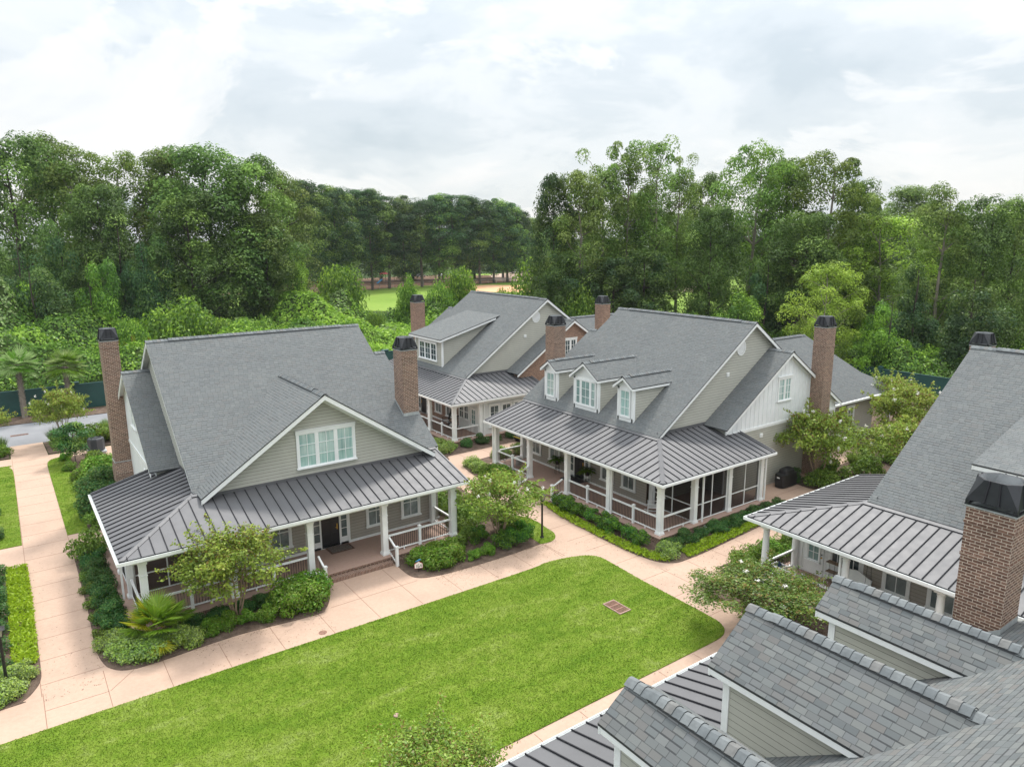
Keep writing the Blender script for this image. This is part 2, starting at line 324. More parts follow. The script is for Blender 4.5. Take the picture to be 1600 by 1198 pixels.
# ------------------------------------------------------------------ mesh helpers
ID = lambda x, y, z: (x, y, z)
class MB:
    def __init__(s, f=ID): s.f = f; s.v = []; s.fc = []; s.mi = []; s.mats = []; s.sm = []
    def m(s, name):
        if name not in s.mats: s.mats.append(name)
        return s.mats.index(name)
    def face(s, pts, mat, smooth=False):
        i = len(s.v); s.v += [s.f(*p) for p in pts]; s.fc.append(tuple(range(i, i+len(pts)))); s.mi.append(s.m(mat)); s.sm.append(smooth)
    def box(s, x0, x1, y0, y1, z0, z1, mat, top=None, bot=None):
        a = [(x0, y0), (x1, y0), (x1, y1), (x0, y1)]
        s.face([(x, y, z1) for x, y in a], top or mat); s.face([(x, y, z0) for x, y in a[::-1]], bot or mat)
        for i in range(4):
            (xa, ya), (xb, yb) = a[i], a[(i+1) % 4]
            s.face([(xa, ya, z0), (xb, yb, z0), (xb, yb, z1), (xa, ya, z1)], mat)
    def slab(s, pts, t, top, edge, bot):
        lo = [(x, y, z-t) for x, y, z in pts]
        s.face(pts, top); s.face(lo[::-1], bot)
        n = len(pts)
        for i in range(n): s.face([pts[i], lo[i], lo[(i+1) % n], pts[(i+1) % n]], edge)
    def hexa(s, a, b, mat):          # two quads a (4 pts) and b (4 pts) joined
        s.face(a, mat); s.face(b[::-1], mat)
        for i in range(4): s.face([a[i], b[i], b[(i+1) % 4], a[(i+1) % 4]], mat)
    def bar(s, p, q, w, h, mat, up=(0, 0, 1)):   # bar from p to q, bottom centred on the line
        p, q, up = Vector(p), Vector(q), Vector(up)
        d = (q-p).normalized(); sd = d.cross(up)
        sd = sd.normalized()*w/2 if sd.length > 1e-5 else Vector((w/2, 0, 0)); u = sd.cross(d).normalized()*h
        a = [p-sd, p+sd, p+sd+u, p-sd+u]; b = [x+(q-p) for x in a]
        s.hexa([tuple(x) for x in a], [tuple(x) for x in b], mat)
    def tube(s, p, q, r0, r1, mat, n=8, caps=True):
        p, q = Vector(p), Vector(q); d = (q-p).normalized()
        a = d.orthogonal().normalized(); b = d.cross(a)
        R = [[tuple(c+(a*math.cos(2*math.pi*k/n)+b*math.sin(2*math.pi*k/n))*r) for k in range(n)] for c, r in ((p, r0), (q, r1))]
        for k in range(n): s.face([R[0][k], R[0][(k+1) % n], R[1][(k+1) % n], R[1][k]], mat, True)
        if caps: s.face(R[0][::-1], mat); s.face(R[1], mat)
    def lathe(s, cx, cy, prof, mat, n=20):
        for (r0, z0), (r1, z1) in zip(prof, prof[1:]):
            for k in range(n):
                a, b = 2*math.pi*k/n, 2*math.pi*(k+1)/n
                s.face([(cx+r0*math.cos(a), cy+r0*math.sin(a), z0), (cx+r0*math.cos(b), cy+r0*math.sin(b), z0), (cx+r1*math.cos(b), cy+r1*math.sin(b), z1), (cx+r1*math.cos(a), cy+r1*math.sin(a), z1)], mat, True)
    def build(s, name, parent=None, base=(0, 0, 0)):
        me = bpy.data.meshes.new(name)
        me.from_pydata([(x-base[0], y-base[1], z-base[2]) for x, y, z in s.v], [], s.fc)
        for k in s.mats: me.materials.append(M[k])
        me.polygons.foreach_set('material_index', s.mi); me.polygons.foreach_set('use_smooth', s.sm)
        uv = me.uv_layers.new(name='UVMap'); d = []
        for f in s.fc:
            pts = [Vector(s.v[i]) for i in f]; n = Vector((0, 0, 0))
            for i in range(len(pts)):
                a, b = pts[i], pts[(i+1) % len(pts)]
                n += Vector(((a.y-b.y)*(a.z+b.z), (a.z-b.z)*(a.x+b.x), (a.x-b.x)*(a.y+b.y)))
            if n.length < 1e-12: n = Vector((0, 0, 1))
            n.normalize()
            if abs(n.z) > .999: u, w = Vector((1, 0, 0)), Vector((0, 1, 0))
            else:
                if n.z < 0: n = -n
                u = Vector((0, 0, 1)).cross(n).normalized(); w = n.cross(u)
            for p in pts: d += [p.dot(u), p.dot(w)]
        uv.data.foreach_set('uv', d)
        o = bpy.data.objects.new(name, me); COL.objects.link(o)
        if parent is not None: o.parent = parent
        else: o.location = base
        return o
def tag(o, label=None, cat=None, group=None, kind=None):
    for k, v in (('label', label), ('category', cat), ('group', group), ('kind', kind)):
        if v: o[k] = v
    return o
def empty(name, loc, label, cat, group=None):
    o = bpy.data.objects.new(name, None); COL.objects.link(o); o.location = loc; o.empty_display_size = .3
    return tag(o, label, cat, group)
def lerp(a, b, t): return tuple(x+(y-x)*t for x, y in zip(a, b))
def clip_z(poly, z, keep_above):
    out = []
    for i in range(len(poly)):
        (a, az), (b, bz) = poly[i], poly[(i+1) % len(poly)]
        ia, ib = (az >= z) == keep_above or az == z, (bz >= z) == keep_above or bz == z
        if ia: out.append((a, az))
        if ia != ib:
            t = (z-az)/(bz-az); out.append((a+(b-a)*t, z))
    return out
def siding(mb, poly, o, sd, nd, mat, ex=.165, depth=.013):
    """lap siding: every board leans out at its lower edge"""
    z0, z1 = min(z for _, z in poly), max(z for _, z in poly)
    P = lambda s, z, d: (o[0]+s*sd[0]+d*nd[0], o[1]+s*sd[1]+d*nd[1], z)
    k = z0
    while k < z1-1e-4:
        c = clip_z(clip_z(poly, k, True), min(k+ex, z1), False)
        if len(c) >= 3:
            mb.face([P(s, z, .003+depth*(1-(z-k)/ex)) for s, z in c], mat)
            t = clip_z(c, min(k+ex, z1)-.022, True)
            if len(t) >= 3 and k+ex < z1: mb.face([P(s, z, .005+depth*(1-(z-k)/ex)) for s, z in t], 'lapshadow')  # dark strip painted where the lap above casts its shadow
            e = [s for s, z in c if abs(z-k) < 1e-6]
            if len(e) >= 2: mb.face([P(min(e), k, depth+.003), P(max(e), k, depth+.003), P(max(e), k, 0), P(min(e), k, 0)], mat)
        k += ex
def batten_wall(mb, poly, o, sd, nd, mat, sp=.42):
    P = lambda s, z, d: (o[0]+s*sd[0]+d*nd[0], o[1]+s*sd[1]+d*nd[1], z)
    mb.face([P(s, z, 0) for s, z in poly], mat)
    s0, s1 = min(s for s, _ in poly), max(s for s, _ in poly)
    def zr(s):
        zs = []
        for i in range(len(poly)):
            (a, az), (b, bz) = poly[i], poly[(i+1) % len(poly)]
            if a != b and min(a, b) <= s <= max(a, b): zs.append(az+(bz-az)*(s-a)/(b-a))
        return (min(zs), max(zs)) if zs else (0, 0)
    s = s0+sp/2
    while s < s1:
        (l0, h0), (l1, h1) = zr(s-.025), zr(s+.025)
        lo, hi = max(l0, l1), min(h0, h1)
        if hi-lo > .1:
            a = [P(s-.025, lo, .022), P(s+.025, lo, .022), P(s+.025, hi, .022), P(s-.025, hi, .022)]
            mb.hexa(a, [P(s-.025, lo, 0), P(s+.025, lo, 0), P(s+.025, hi, 0), P(s-.025, hi, 0)], mat)
        s += sp
def window(par, base, f, o, sd, nd, w, h, cols=1, grid=(2, 2), glass='glassdark', name='window', sill=True, split=True, wide=None, case=.11):
    P = lambda s, z, d: (o[0]+s*sd[0]+d*nd[0], o[1]+s*sd[1]+d*nd[1], o[2]+z)
    mb, pb = MB(f), MB(f)
    def wb(b, s0, s1, z0, z1, d0, d1, mat):
        q = lambda d: [P(s0, z0, d), P(s1, z0, d), P(s1, z1, d), P(s0, z1, d)]
        b.hexa(q(d1), q(d0), mat)
    wb(mb, -w/2-case, -w/2, 0, h, 0, .06, 'white'); wb(mb, w/2, w/2+case, 0, h, 0, .06, 'white')
    if sill:
        wb(mb, -w/2-case-.02, w/2+case+.02, h, h+case+.04, 0, .075, 'white')
        wb(mb, -w/2-case-.03, w/2+case+.03, h+case+.04, h+case+.08, 0, .11, 'white')
    else: wb(mb, -w/2-case, w/2+case, h, h+case, 0, .06, 'white')
    if sill: wb(mb, -w/2-case-.04, w/2+case+.04, -.07, 0, 0, .12, 'white')
    else: wb(mb, -w/2-case, w/2+case, -.09, 0, 0, .06, 'white')
    ws = wide or [1]*cols; mu = .10 if cols > 1 else 0
    unit = (w-mu*(cols-1))/sum(ws); s = -w/2
    for i in range(cols):
        cw = unit*ws[i]
        for a, b in ((s, s+.05), (s+cw-.05, s+cw)): wb(mb, a, b, .05, h-.05, .004, .045, 'white')
        wb(mb, s, s+cw, 0, .05, .004, .045, 'white'); wb(mb, s, s+cw, h-.05, h, .004, .045, 'white')
        gx, gz = grid
        gx = max(1, gx if ws[i] >= .8 else 1)
        for k in range(1, gx): wb(mb, s+cw*k/gx-.014, s+cw*k/gx+.014, .05, h-.05, .004, .036, 'white')
        for k in range(1, gz):
            t = .03 if (gz % 2 == 0 and k == gz//2) else .014
            wb(mb, s+.05, s+cw-.05, h*k/gz-t, h*k/gz+t, .006, .040, 'white')
        wb(pb, s+.04, s+cw-.04, .04, h-.04, -.02, .018, glass)
        s += cw
        if i < cols-1: wb(mb, s, s+mu, 0, h, 0, .055, 'white'); s += mu
    if split:
        wo = mb.build(name, par, base); pb.build('pane', wo, base); return wo
    for fc, mi in zip(pb.fc, pb.mi):
        k = len(mb.v); mb.v += [pb.v[j] for j in fc]; mb.fc.append(tuple(range(k, k+len(fc)))); mb.mi.append(mb.m(glass)); mb.sm.append(False)
    return mb.build(name, par, base)
CAPFLIP = [False]
def ridge_caps(mb, p, q, w=.17, pitch=.65, step=.19, vent=None, sd=None):
    """overlapping cap shingles over a ridge from p to q; vent=(t0,t1) lifts the middle stretch on a black ridge vent"""
    p, q = Vector(p), Vector(q)
    if CAPFLIP[0]:
        p, q = q, p
        if vent: vent = (1-vent[1], 1-vent[0])
    Ln = (q-p).length; d = (q-p)/Ln; n = max(1, int(Ln/step))
    sdv = Vector((d.y, -d.x, 0)).normalized()
    dn = Vector((0, 0, -1))*pitch
    for i in range(n):
        t = (i+.5)/n; lift = .055 if vent and vent[0] <= t <= vent[1] else .02
        a = p+d*(Ln*i/n-.02); b = p+d*(Ln*(i+1)/n+.03)
        za, zb = lift+.030, lift+.006
        A, B = a+Vector((0, 0, za)), b+Vector((0, 0, zb)); kk = (i*7919 % 7); mt = 'capA' if kk < 3 else ('capB' if kk < 6 else 'capC')
        sec = [(sdv*q+dn*(abs(q)**1.35))*w for q in (-1, -.6, -.22, .22, .6, 1)]
        for e0, e1 in zip(sec, sec[1:]):
            mb.face([tuple(A+e0), tuple(B+e0), tuple(B+e1), tuple(A+e1)], mt, False)
            dz = Vector((0, 0, .026)); mb.face([tuple(A+e0), tuple(A+e1), tuple(A+e1-dz), tuple(A+e0-dz)], 'drip')  # butt edges coloured dark to paint the shading at each overlap
    if vent:
        a, b = p+d*Ln*vent[0], p+d*Ln*vent[1]
        for sg in (1, -1):
            e = (sdv*sg+dn)*(w-.01); u = Vector((0, 0, .048))
            mb.face([tuple(a+e), tuple(b+e), tuple(b+e+u), tuple(a+e+u)], 'vent')
        for x in (a, b):
            mb.face([tuple(x+(sdv+dn)*w), tuple(x+(sdv+dn)*w+Vector((0, 0, .05))), tuple(x+Vector((0, 0, .05))), tuple(x-(sdv-dn)*w+Vector((0, 0, .05))), tuple(x-(sdv-dn)*w)], 'vent')
M['capA'] = plain('cap_shingle_grey', (.150, .164, .170), .92, 0, 6, .2)
M['capB'] = plain('cap_shingle_blue_grey', (.118, .132, .140), .92, 0, 6, .2)
M['capC'] = plain('cap_shingle_brown_grey', (.145, .147, .145), .92, 0, 6, .2)

# ------------------------------------------------------------------ the house type
EZ, PS, RS = 3.43, .27, .70            # eave height, porch roof slope, main roof slope
def pz_(d): return EZ+PS*d
def chimney(par, base, f, x0, x1, y0, y1, zb, zt, brick='brick', slope=None, shoulder=None):
    mb = MB(f); mb.box(x0, x1, y0, y1, zb, zt, brick)
    for zz in (zt-.42, zt-1.25): mb.box(x0-.018, x1+.018, y0-.018, y1+.018, zz, zz+.075, brick)
    mb.box(x0-.02, x1+.02, y0-.02, y1+.02, zt, zt+.05, 'trimgrey')
    if slope:       # stepped flashing where the shaft leaves the roof
        a, b = slope
        mb.face([(x0-.012, y0-.012, a-.02), (x1+.012, y0-.012, a-.02), (x1+.012, y0-.012, a+.17), (x0-.012, y0-.012, a+.17)], 'trimgrey')
        mb.face([(x0-.01, y1+.012, b-.02), (x1+.012, y1+.012, b-.02), (x1+.012, y1+.012, b+.17), (x0-.01, y1+.012, b+.17)], 'trimgrey')
        for x in (x0-.013, x1+.013): mb.face([(x, y0-.014, a-.02), (x, y1+.014, b-.02), (x, y1+.014, b+.15), (x, y0-.014, a+.15)], 'trimgrey')
    if shoulder:
        s0, s1, z0 = shoulder
        mb.box(x0-.05, x1, y0-.28, y1+.28, 0, z0, brick)
        a = [(x0-.05, y0-.28, z0), (x1, y0-.28, z0), (x1, y1+.28, z0), (x0-.05, y1+.28, z0)]
        b = [(x0-.01, y0-.01, z0+.6), (x1, y0-.01, z0+.6), (x1, y1+.01, z0+.6), (x0-.01, y1+.01, z0+.6)]
        for i in range(4): mb.face([a[i], a[(i+1) % 4], b[(i+1) % 4], b[i]], brick)
        mb.box(x0-.03, x1+.0, y0-.03, y1+.03, z0+.6, z0+.65, 'trimgrey')
    ch = mb.build('chimney', par, base)
    # black metal shroud on four feet, open at the top, corners cut
    cb = MB(f); e = .03; z1, z2 = zt+.17, zt+.72; ins = .085; cut = .24
    X0, X1, Y0, Y1 = x0-e, x1+e, y0-e, y1+e
    for (x, y) in ((X0, Y0), (X1-.09, Y0), (X1-.09, Y1-.09), (X0, Y1-.09)): cb.box(x, x+.09, y, y+.09, zt+.05, z1, 'cap')
    cb.box(X0-.01, X1+.01, Y0-.01, Y0+.05, zt+.05, zt+.085, 'cap'); cb.box(X0-.01, X1+.01, Y1-.05, Y1+.01, zt+.05, zt+.085, 'cap')
    cb.box(X0-.01, X0+.05, Y0+.05, Y1-.05, zt+.05, zt+.085, 'cap'); cb.box(X1-.05, X1+.01, Y0+.05, Y1-.05, zt+.05, zt+.085, 'cap')
    def ring(k, zo):
        a, b, c, d = X0+ins+k, X1-ins-k, Y0+ins+k, Y1-ins-k
        q = cut*(1-k*2)
        return [(a+q, c, z2+zo), (b-q, c, z2+zo), (b, c+q, z2+zo), (b, d-q, z2+zo), (b-q, d, z2+zo), (a+q, d, z2+zo), (a, d-q, z2+zo), (a, c+q, z2+zo)]
    for k, mat, zo in ((0, 'cap', 0), (.05, 'capin', -.004)):
        B = [(X0+k, Y0+k, z1), (X1-k, Y0+k, z1), (X1-k, Y1-k, z1), (X0+k, Y1-k, z1)]; T = ring(k, zo)
        cb.face([B[0], B[1], T[1], T[0]], mat); cb.face([B[1], T[2], T[1]], mat); cb.face([B[1], B[2], T[3], T[2]], mat); cb.face([B[2], T[4], T[3]], mat)
        cb.face([B[2], B[3], T[5], T[4]], mat); cb.face([B[3], T[6], T[5]], mat); cb.face([B[3], B[0], T[7], T[6]], mat); cb.face([B[0], T[0], T[7]], mat)
    T0, T1 = ring(0, 0), ring(.05, -.004)
    for i in range(8): cb.face([T0[i], T0[(i+1) % 8], T1[(i+1) % 8], T1[i]], 'cap')
    zf = z2-.30; cb.face([(X0+.09, Y0+.09, zf), (X1-.09, Y0+.09, zf), (X1-.09, Y1-.09, zf), (X0+.09, Y1-.09, zf)], 'capin')
    for t in (.36, .64):
        xa = X0+(X1-X0)*t; ya = Y0+(Y1-Y0)*t
        cb.bar((xa, Y0-.004, z1), (xa*.75+(X0+X1)/2*.25, Y0+ins-.004, z2), .035, .035, 'seam', (0, -1, .3)); cb.bar((xa, Y1+.004, z1), (xa*.75+(X0+X1)/2*.25, Y1-ins+.004, z2), .035, .035, 'seam', (0, 1, .3))
        cb.bar((X0-.004, ya, z1), (X0+ins-.004, ya*.75+(Y0+Y1)/2*.25, z2), .035, .035, 'seam', (-1, 0, .3)); cb.bar((X1+.004, ya, z1), (X1-ins+.004, ya*.75+(Y0+Y1)/2*.25, z2), .035, .035, 'seam', (1, 0, .3))
    cb.build('chimney_cap', ch, base)
    return ch
def column(par, base, f, x, y, rnd=False, z0=.33, z1=3.0):
    mb = MB(f)
    if rnd:
        mb.box(x-.2, x+.2, y-.2, y+.2, z0, z0+.07, 'white')
        mb.lathe(x, y, [(.185, z0+.07), (.19, z0+.12), (.165, z0+.15), (.165, z0+.9), (.135, z1-.22), (.155, z1-.2), (.155, z1-.17), (.135, z1-.15), (.18, z1-.07)], 'white', 24)
        mb.box(x-.2, x+.2, y-.2, y+.2, z1-.07, z1, 'white')
    else:
        mb.box(x-.14, x+.14, y-.14, y+.14, z0+.16, z1-.1, 'white'); mb.box(x-.19, x+.19, y-.19, y+.19, z0, z0+.1, 'white'); mb.box(x-.165, x+.165, y-.165, y+.165, z0+.1, z0+.16, 'white')
        mb.box(x-.165, x+.165, y-.165, y+.165, z1-.62, z1-.58, 'white'); mb.box(x-.18, x+.18, y-.18, y+.18, z1-.1, z1, 'white')
    mb.build('column', par, base)
def railing(par, base, f, a, b, z=.33, za=None, newel=False):
    """white rails and dark balusters from a to b (x,y); newel adds a post at the middle"""
    mb = MB(f); A, B = Vector((*a, z)), Vector((*b, z)); Ln = (B-A).length; d = (B-A)/Ln
    up = Vector((0, 0, 1))
    mb.bar(tuple(A+up*.88), tuple(B+up*.88), .09, .075, 'white'); mb.bar(tuple(A+up*.11), tuple(B+up*.11), .06, .06, 'white')
    n = int(Ln/.115)
    for i in range(1, n): p = A+d*(Ln*i/n); mb.box(p.x-.011, p.x+.011, p.y-.011, p.y+.011, z+.165, z+.885, 'baluster')
    for t in (.25, .75): p = A+d*Ln*t; mb.box(p.x-.03, p.x+.03, p.y-.03, p.y+.03, z, z+.12, 'white')
    ro = mb.build('railing', par, base)
    if newel:
        p = (A+B)/2; nb = MB(f); nb.box(p.x-.065, p.x+.065, p.y-.065, p.y+.065, z, z+1.03, 'white'); nb.box(p.x-.085, p.x+.085, p.y-.085, p.y+.085, z+1.03, z+1.07, 'white')
        nb.face([(p.x-.07, p.y-.07, z+1.07), (p.x+.07, p.y-.07, z+1.07), (p.x, p.y, z+1.13)], 'white'); nb.face([(p.x+.07, p.y-.07, z+1.07), (p.x+.07, p.y+.07, z+1.07), (p.x, p.y, z+1.13)], 'white')
        nb.face([(p.x+.07, p.y+.07, z+1.07), (p.x-.07, p.y+.07, z+1.07), (p.x, p.y, z+1.13)], 'white'); nb.face([(p.x-.07, p.y+.07, z+1.07), (p.x-.07, p.y-.07, z+1.07), (p.x, p.y, z+1.13)], 'white')
        nb.build('newel_post', par, base)
def downspout(par, base, f, x, y, z1, kx=0, ky=0):
    mb = MB(f); mb.box(x-.04, x+.04, y-.04, y+.04, .18, z1-.25, 'white')
    mb.bar((x, y, z1-.27), (x+kx, y+ky, z1-.02), .08, .08, 'white'); mb.bar((x, y, .2), (x+kx*.8, y+ky*.8, .06), .08, .08, 'white')
    mb.build('downspout', par, base)
def rakeboard(mb, p, q, w, off, mat='white', t=.045, drop=.06):
    """board hanging under a roof edge; off = outward vector"""
    p, q, o = Vector(p), Vector(q), Vector(off)
    A = [p+Vector((0, 0, -drop)), q+Vector((0, 0, -drop)), q+Vector((0, 0, -drop-w)), p+Vector((0, 0, -drop-w))]
    mb.hexa([tuple(x-o*.012) for x in A], [tuple(x-o*(t+.012)) for x in A], mat)
def house(name, label, f, o):
    g = lambda k, d=None: o.get(k, d)
    sg_mat = g('shingle', 'shingle'); CAPFLIP[0] = bool(o.get('flip'))
    base = f(9, 6, 0); root = empty(name, base, label, 'house', 'grey shingled cottages around the lawn')
    Lx, Rx, PR, py = 3.6, 15.85, 16.35, 9.6
    wx, wx2 = g('wx', 2.3), g('wx2', 16.7)
    mz = lambda y: 4.45+RS*(y-3.5)
    my = lambda z: 3.5+(z-4.45)/RS
    RY = 12.2; RZ = mz(RY)
    wall1, wing = g('wall1', 'taupe'), g('wing', 'batten')
    out = (-1, 0)
    # ---- main roof and the co-planar side wing
    r = MB(f)
    r.slab([(Lx, 3.5, mz(3.5)), (wx2, 3.5, mz(3.5)), (wx2, 10, mz(10)), (Rx, 10, mz(10)), (Rx, RY, RZ), (Lx, RY, RZ)], .06, sg_mat, 'drip', 'soffit')
    r.slab([(Lx, RY, RZ), (Rx, RY, RZ), (Rx, 20.9, mz(3.5)), (Lx, 20.9, mz(3.5))], .06, sg_mat, 'drip', 'soffit')
    r.slab([(15.4, 10, mz(10)), (wx2, 10, mz(10)), (wx2, 16.5, mz(3.5)), (15.4, 16.5, mz(3.5))], .06, sg_mat, 'drip', 'soffit')
    for xx, of in ((Lx, (-1, 0, 0)), (Rx, (1, 0, 0))):
        rakeboard(r, (xx, 3.5, mz(3.5)), (xx, RY, RZ), .20, of); rakeboard(r, (xx, RY, RZ), (xx, 20.9, mz(3.5)), .20, of)
    rakeboard(r, (wx2, 3.5, mz(3.5)), (wx2, 10, mz(10)), .20, (1, 0, 0)); rakeboard(r, (wx2, 10, mz(10)), (wx2, 16.5, mz(3.5)), .20, (1, 0, 0))
    roof = r.build('roof', root, base)
    c = MB(f); ridge_caps(c, (Lx, RY, RZ), (Rx, RY, RZ), .19, RS, vent=(.09, .9)); ridge_caps(c, (Rx+.05, 10, mz(10)), (wx2, 10, mz(10)), .19, RS)
    c.build('ridge_cap', roof, base)
    # ---- gable wing on the porch side
    WY, WZ, HW = 14.1, 8.68, 6.25; ws = .667
    r = MB(f)
    for sg in (-1, 1):
        pts = [(wx, WY+sg*HW, WZ-ws*HW), (3.96, WY+sg*HW, WZ-ws*HW), (3.96, WY, WZ), (wx, WY, WZ)]
        r.slab(pts, .06, sg_mat, 'drip', 'soffit')
        rakeboard(r, pts[0], pts[3], .20, (-1, 0, 0))
    wr = r.build('wing_roof', root, base)
    c = MB(f); ridge_caps(c, (wx, WY, WZ), (3.9, WY, WZ), .19, ws); c.build('ridge_cap', wr, base)
    w = MB(f); zb = 4.12
    P = lambda y, z: (y, z)
    low, up = {'batten': ('siding', 'batten'), 'brick': ('redbrick', 'redbrick'), 'siding': ('siding', 'siding')}[wing]
    if wing == 'batten':
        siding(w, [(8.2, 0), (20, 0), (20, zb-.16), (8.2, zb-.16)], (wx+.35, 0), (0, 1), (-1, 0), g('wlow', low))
        w.box(wx+.30, wx+.36, 8.15, 20.05, zb-.16, zb+.02, 'white')
        batten_wall(w, [(8.2, zb+.02), (20, zb+.02), (20, 4.62), (14.1, 8.56), (8.2, 4.62)], (wx+.35, 0), (0, 1), (-1, 0), 'batten')
        # frieze boards under the rakes and corner trim
        for sg in (-1, 1): w.bar((wx+.33, 14.1+sg*.1, 8.28), (wx+.33, 14.1+sg*5.85, 4.45), .05, .16, 'white', (0, 0, 1))
        w.box(wx+.31, wx+.36, 8.12, 8.24, 0, 4.4, 'white'); w.box(wx+.31, wx+.36, 19.96, 20.06, 0, 4.4, 'white')
    else:
        w.face([(wx+.35, y, z) for y, z in [(8.2, 0), (20, 0), (20, 4.62), (14.1, 8.56), (8.2, 4.62)]], low)
    if wing == 'brick': w.box(wx+.35, 3.94, 8.18, 8.22, 0, 4.4, 'redbrick')
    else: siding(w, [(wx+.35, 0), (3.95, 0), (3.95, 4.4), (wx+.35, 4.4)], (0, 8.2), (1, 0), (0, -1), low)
    w.face([(wx+.35, 20, 0), (3.95, 20, 0), (3.95, 20, 4.5), (wx+.35, 20, 4.5)], low if wing != 'batten' else 'siding')
    w.build('wing_wall', root, base)
    if g('wingwin'): window(root, base, f, (wx+.35, 13.9, 5.5), (0, 1), (-1, 0), 1.25, 1.4, 2, (2, 3), g('wingglass', 'glassteal'))
    if g('lowwin'): window(root, base, f, (wx+.35, 10.6, 1.0), (0, 1), (-1, 0), .9, 1.6, 1, (2, 2), 'glassblind')
    # ---- main walls
    w = MB(f)
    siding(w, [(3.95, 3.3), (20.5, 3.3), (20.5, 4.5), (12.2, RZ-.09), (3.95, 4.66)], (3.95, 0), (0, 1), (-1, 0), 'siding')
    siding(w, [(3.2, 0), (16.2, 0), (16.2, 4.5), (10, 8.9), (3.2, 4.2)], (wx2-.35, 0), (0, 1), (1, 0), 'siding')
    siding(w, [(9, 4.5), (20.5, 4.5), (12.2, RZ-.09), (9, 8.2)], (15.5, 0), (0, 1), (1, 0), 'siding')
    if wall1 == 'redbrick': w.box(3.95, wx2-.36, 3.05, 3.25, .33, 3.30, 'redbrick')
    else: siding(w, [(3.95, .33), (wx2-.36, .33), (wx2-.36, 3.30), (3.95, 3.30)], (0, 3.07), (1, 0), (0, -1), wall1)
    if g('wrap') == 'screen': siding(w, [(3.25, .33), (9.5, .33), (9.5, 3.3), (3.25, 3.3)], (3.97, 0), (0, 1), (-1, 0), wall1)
    w.box(4.0, wx2-.42, 20.3, 20.5, 0, 4.6, 'siding')
    w.box(3.88, wx2-.30, 3.0, 3.06, .33, .45, 'white')
    w.build('wall', root, base)
    # round louvre and box vents on the gable
    v = MB(f); vy, vz = 11.15, 9.0
    for k in range(24):
        a, b = 2*math.pi*k/24, 2*math.pi*(k+1)/24
        ring = lambda R, d, t: (3.95-d, vy+R*math.cos(t), vz+R*math.sin(t)*1.15)
        v.face([ring(.36, .06, a), ring(.36, .06, b), ring(.44, .06, b), ring(.44, .06, a)], 'white'); v.face([ring(.44, .06, a), ring(.44, .06, b), ring(.44, 0, b), ring(.44, 0, a)], 'white')
    v.face([ring(.36, .03, 2*math.pi*k/24) for k in range(24)], 'soffit')
    for k in range(-4, 5):
        zz = k*.08; h = math.sqrt(max(0, .36**2-(zz/1.15)**2)); v.bar((3.905, vy-h, vz+zz), (3.905, vy+h, vz+zz), .02, .03, 'white')
    v.build('gable_vent', root, base)
    for (x, y, z) in ((3.95, 9.95, 7.4), (wx+.35, 11.7, 3.5)):
        v = MB(f); v.box(x-.07, x, y-.13, y+.13, z-.13, z+.13, 'white'); v.box(x-.10, x-.07, y-.08, y+.08, z-.08, z+.08, 'soffit'); v.build('wall_vent', root, base)
    # ---- porch roof in standing-seam metal, gutters
    r = MB(f); e = .002
    r.slab([(0, 0, EZ), (PR, 0, EZ), (PR, 3.62, pz_(3.62)), (3.62, 3.62, pz_(3.62))], .05, 'metal', 'drip', 'soffit')
    r.slab([(0, 0, EZ), (3.62, 3.62, pz_(3.62)), (3.96, 3.62, pz_(3.96)), (3.96, py, pz_(3.96)), (0, py, EZ)], .05, 'metal', 'drip', 'soffit')
    sp = g('seam', .50); x = .3
    while x < PR-.05:
        ye = min(x-.12, 3.5)
        if ye > .15: r.bar((x, .0, EZ), (x, ye, pz_(ye)), .027, .045, 'seam', (0, -PS, 1))
        x += sp
    y = .3
    while y < py-.05:
        xe = min(y-.12, 3.94)
        if xe > .15: r.bar((.0, y, EZ), (xe, y, pz_(xe)), .027, .045, 'seam', (-PS, 0, 1))
        y += sp
    a, b = Vector((-.02, -.02, EZ)), Vector((3.62, 3.62, pz_(3.62)))
    wv = .15
    for s1 in (1, -1):
        d1 = Vector((wv, 0, 0)) if s1 == 1 else Vector((0, wv, 0)); lift = Vector((0, 0, .05))
        drop = Vector((0, 0, -.03))
        r.face([tuple(a+lift), tuple(b+lift), tuple(b+d1*1.3+lift+drop), tuple(a+d1*1.3+lift+drop)], 'metal')
        r.face([tuple(a+d1*1.3+lift+drop), tuple(b+d1*1.3+lift+drop), tuple(b+d1*1.3), tuple(a+d1*1.3)], 'seam')
    # flashing where the metal meets shingles and walls
    r.face([(3.5, 3.30, pz_(3.30)+.05), (PR, 3.30, pz_(3.30)+.05), (PR, 3.62, pz_(3.62)+.055), (3.5, 3.62, pz_(3.62)+.055)], 'metal')
    r.face([(3.5, 3.30, pz_(3.30)+.05), (PR, 3.30, pz_(3.30)+.05), (PR, 3.30, pz_(3.30)), (3.5, 3.30, pz_(3.30))], 'seam')
    r.face([(3.90, 3.7, pz_(3.9)+.20), (3.90, 8.4, pz_(3.9)+.20), (3.90, 8.4, pz_(3.9)-.02), (3.90, 3.7, pz_(3.9)-.02)], 'metal')
    r.bar((PR-.05, 0, EZ+.001), (PR-.05, 3.5, pz_(3.5)+.001), .08, .05, 'metal', (0, -PS, 1)); r.bar((0, py-.05, EZ+.001), (3.94, py-.05, pz_(3.94)+.001), .08, .05, 'metal', (-PS, 0, 1))
    rakeboard(r, (PR, 0, EZ), (PR, 3.5, pz_(3.5)), .14, (1, 0, 0)); rakeboard(r, (0, py, EZ), (2.6, py, pz_(2.6)), .14, (0, 1, 0))
    r.build('porch_roof', root, base)
    gt = MB(f)
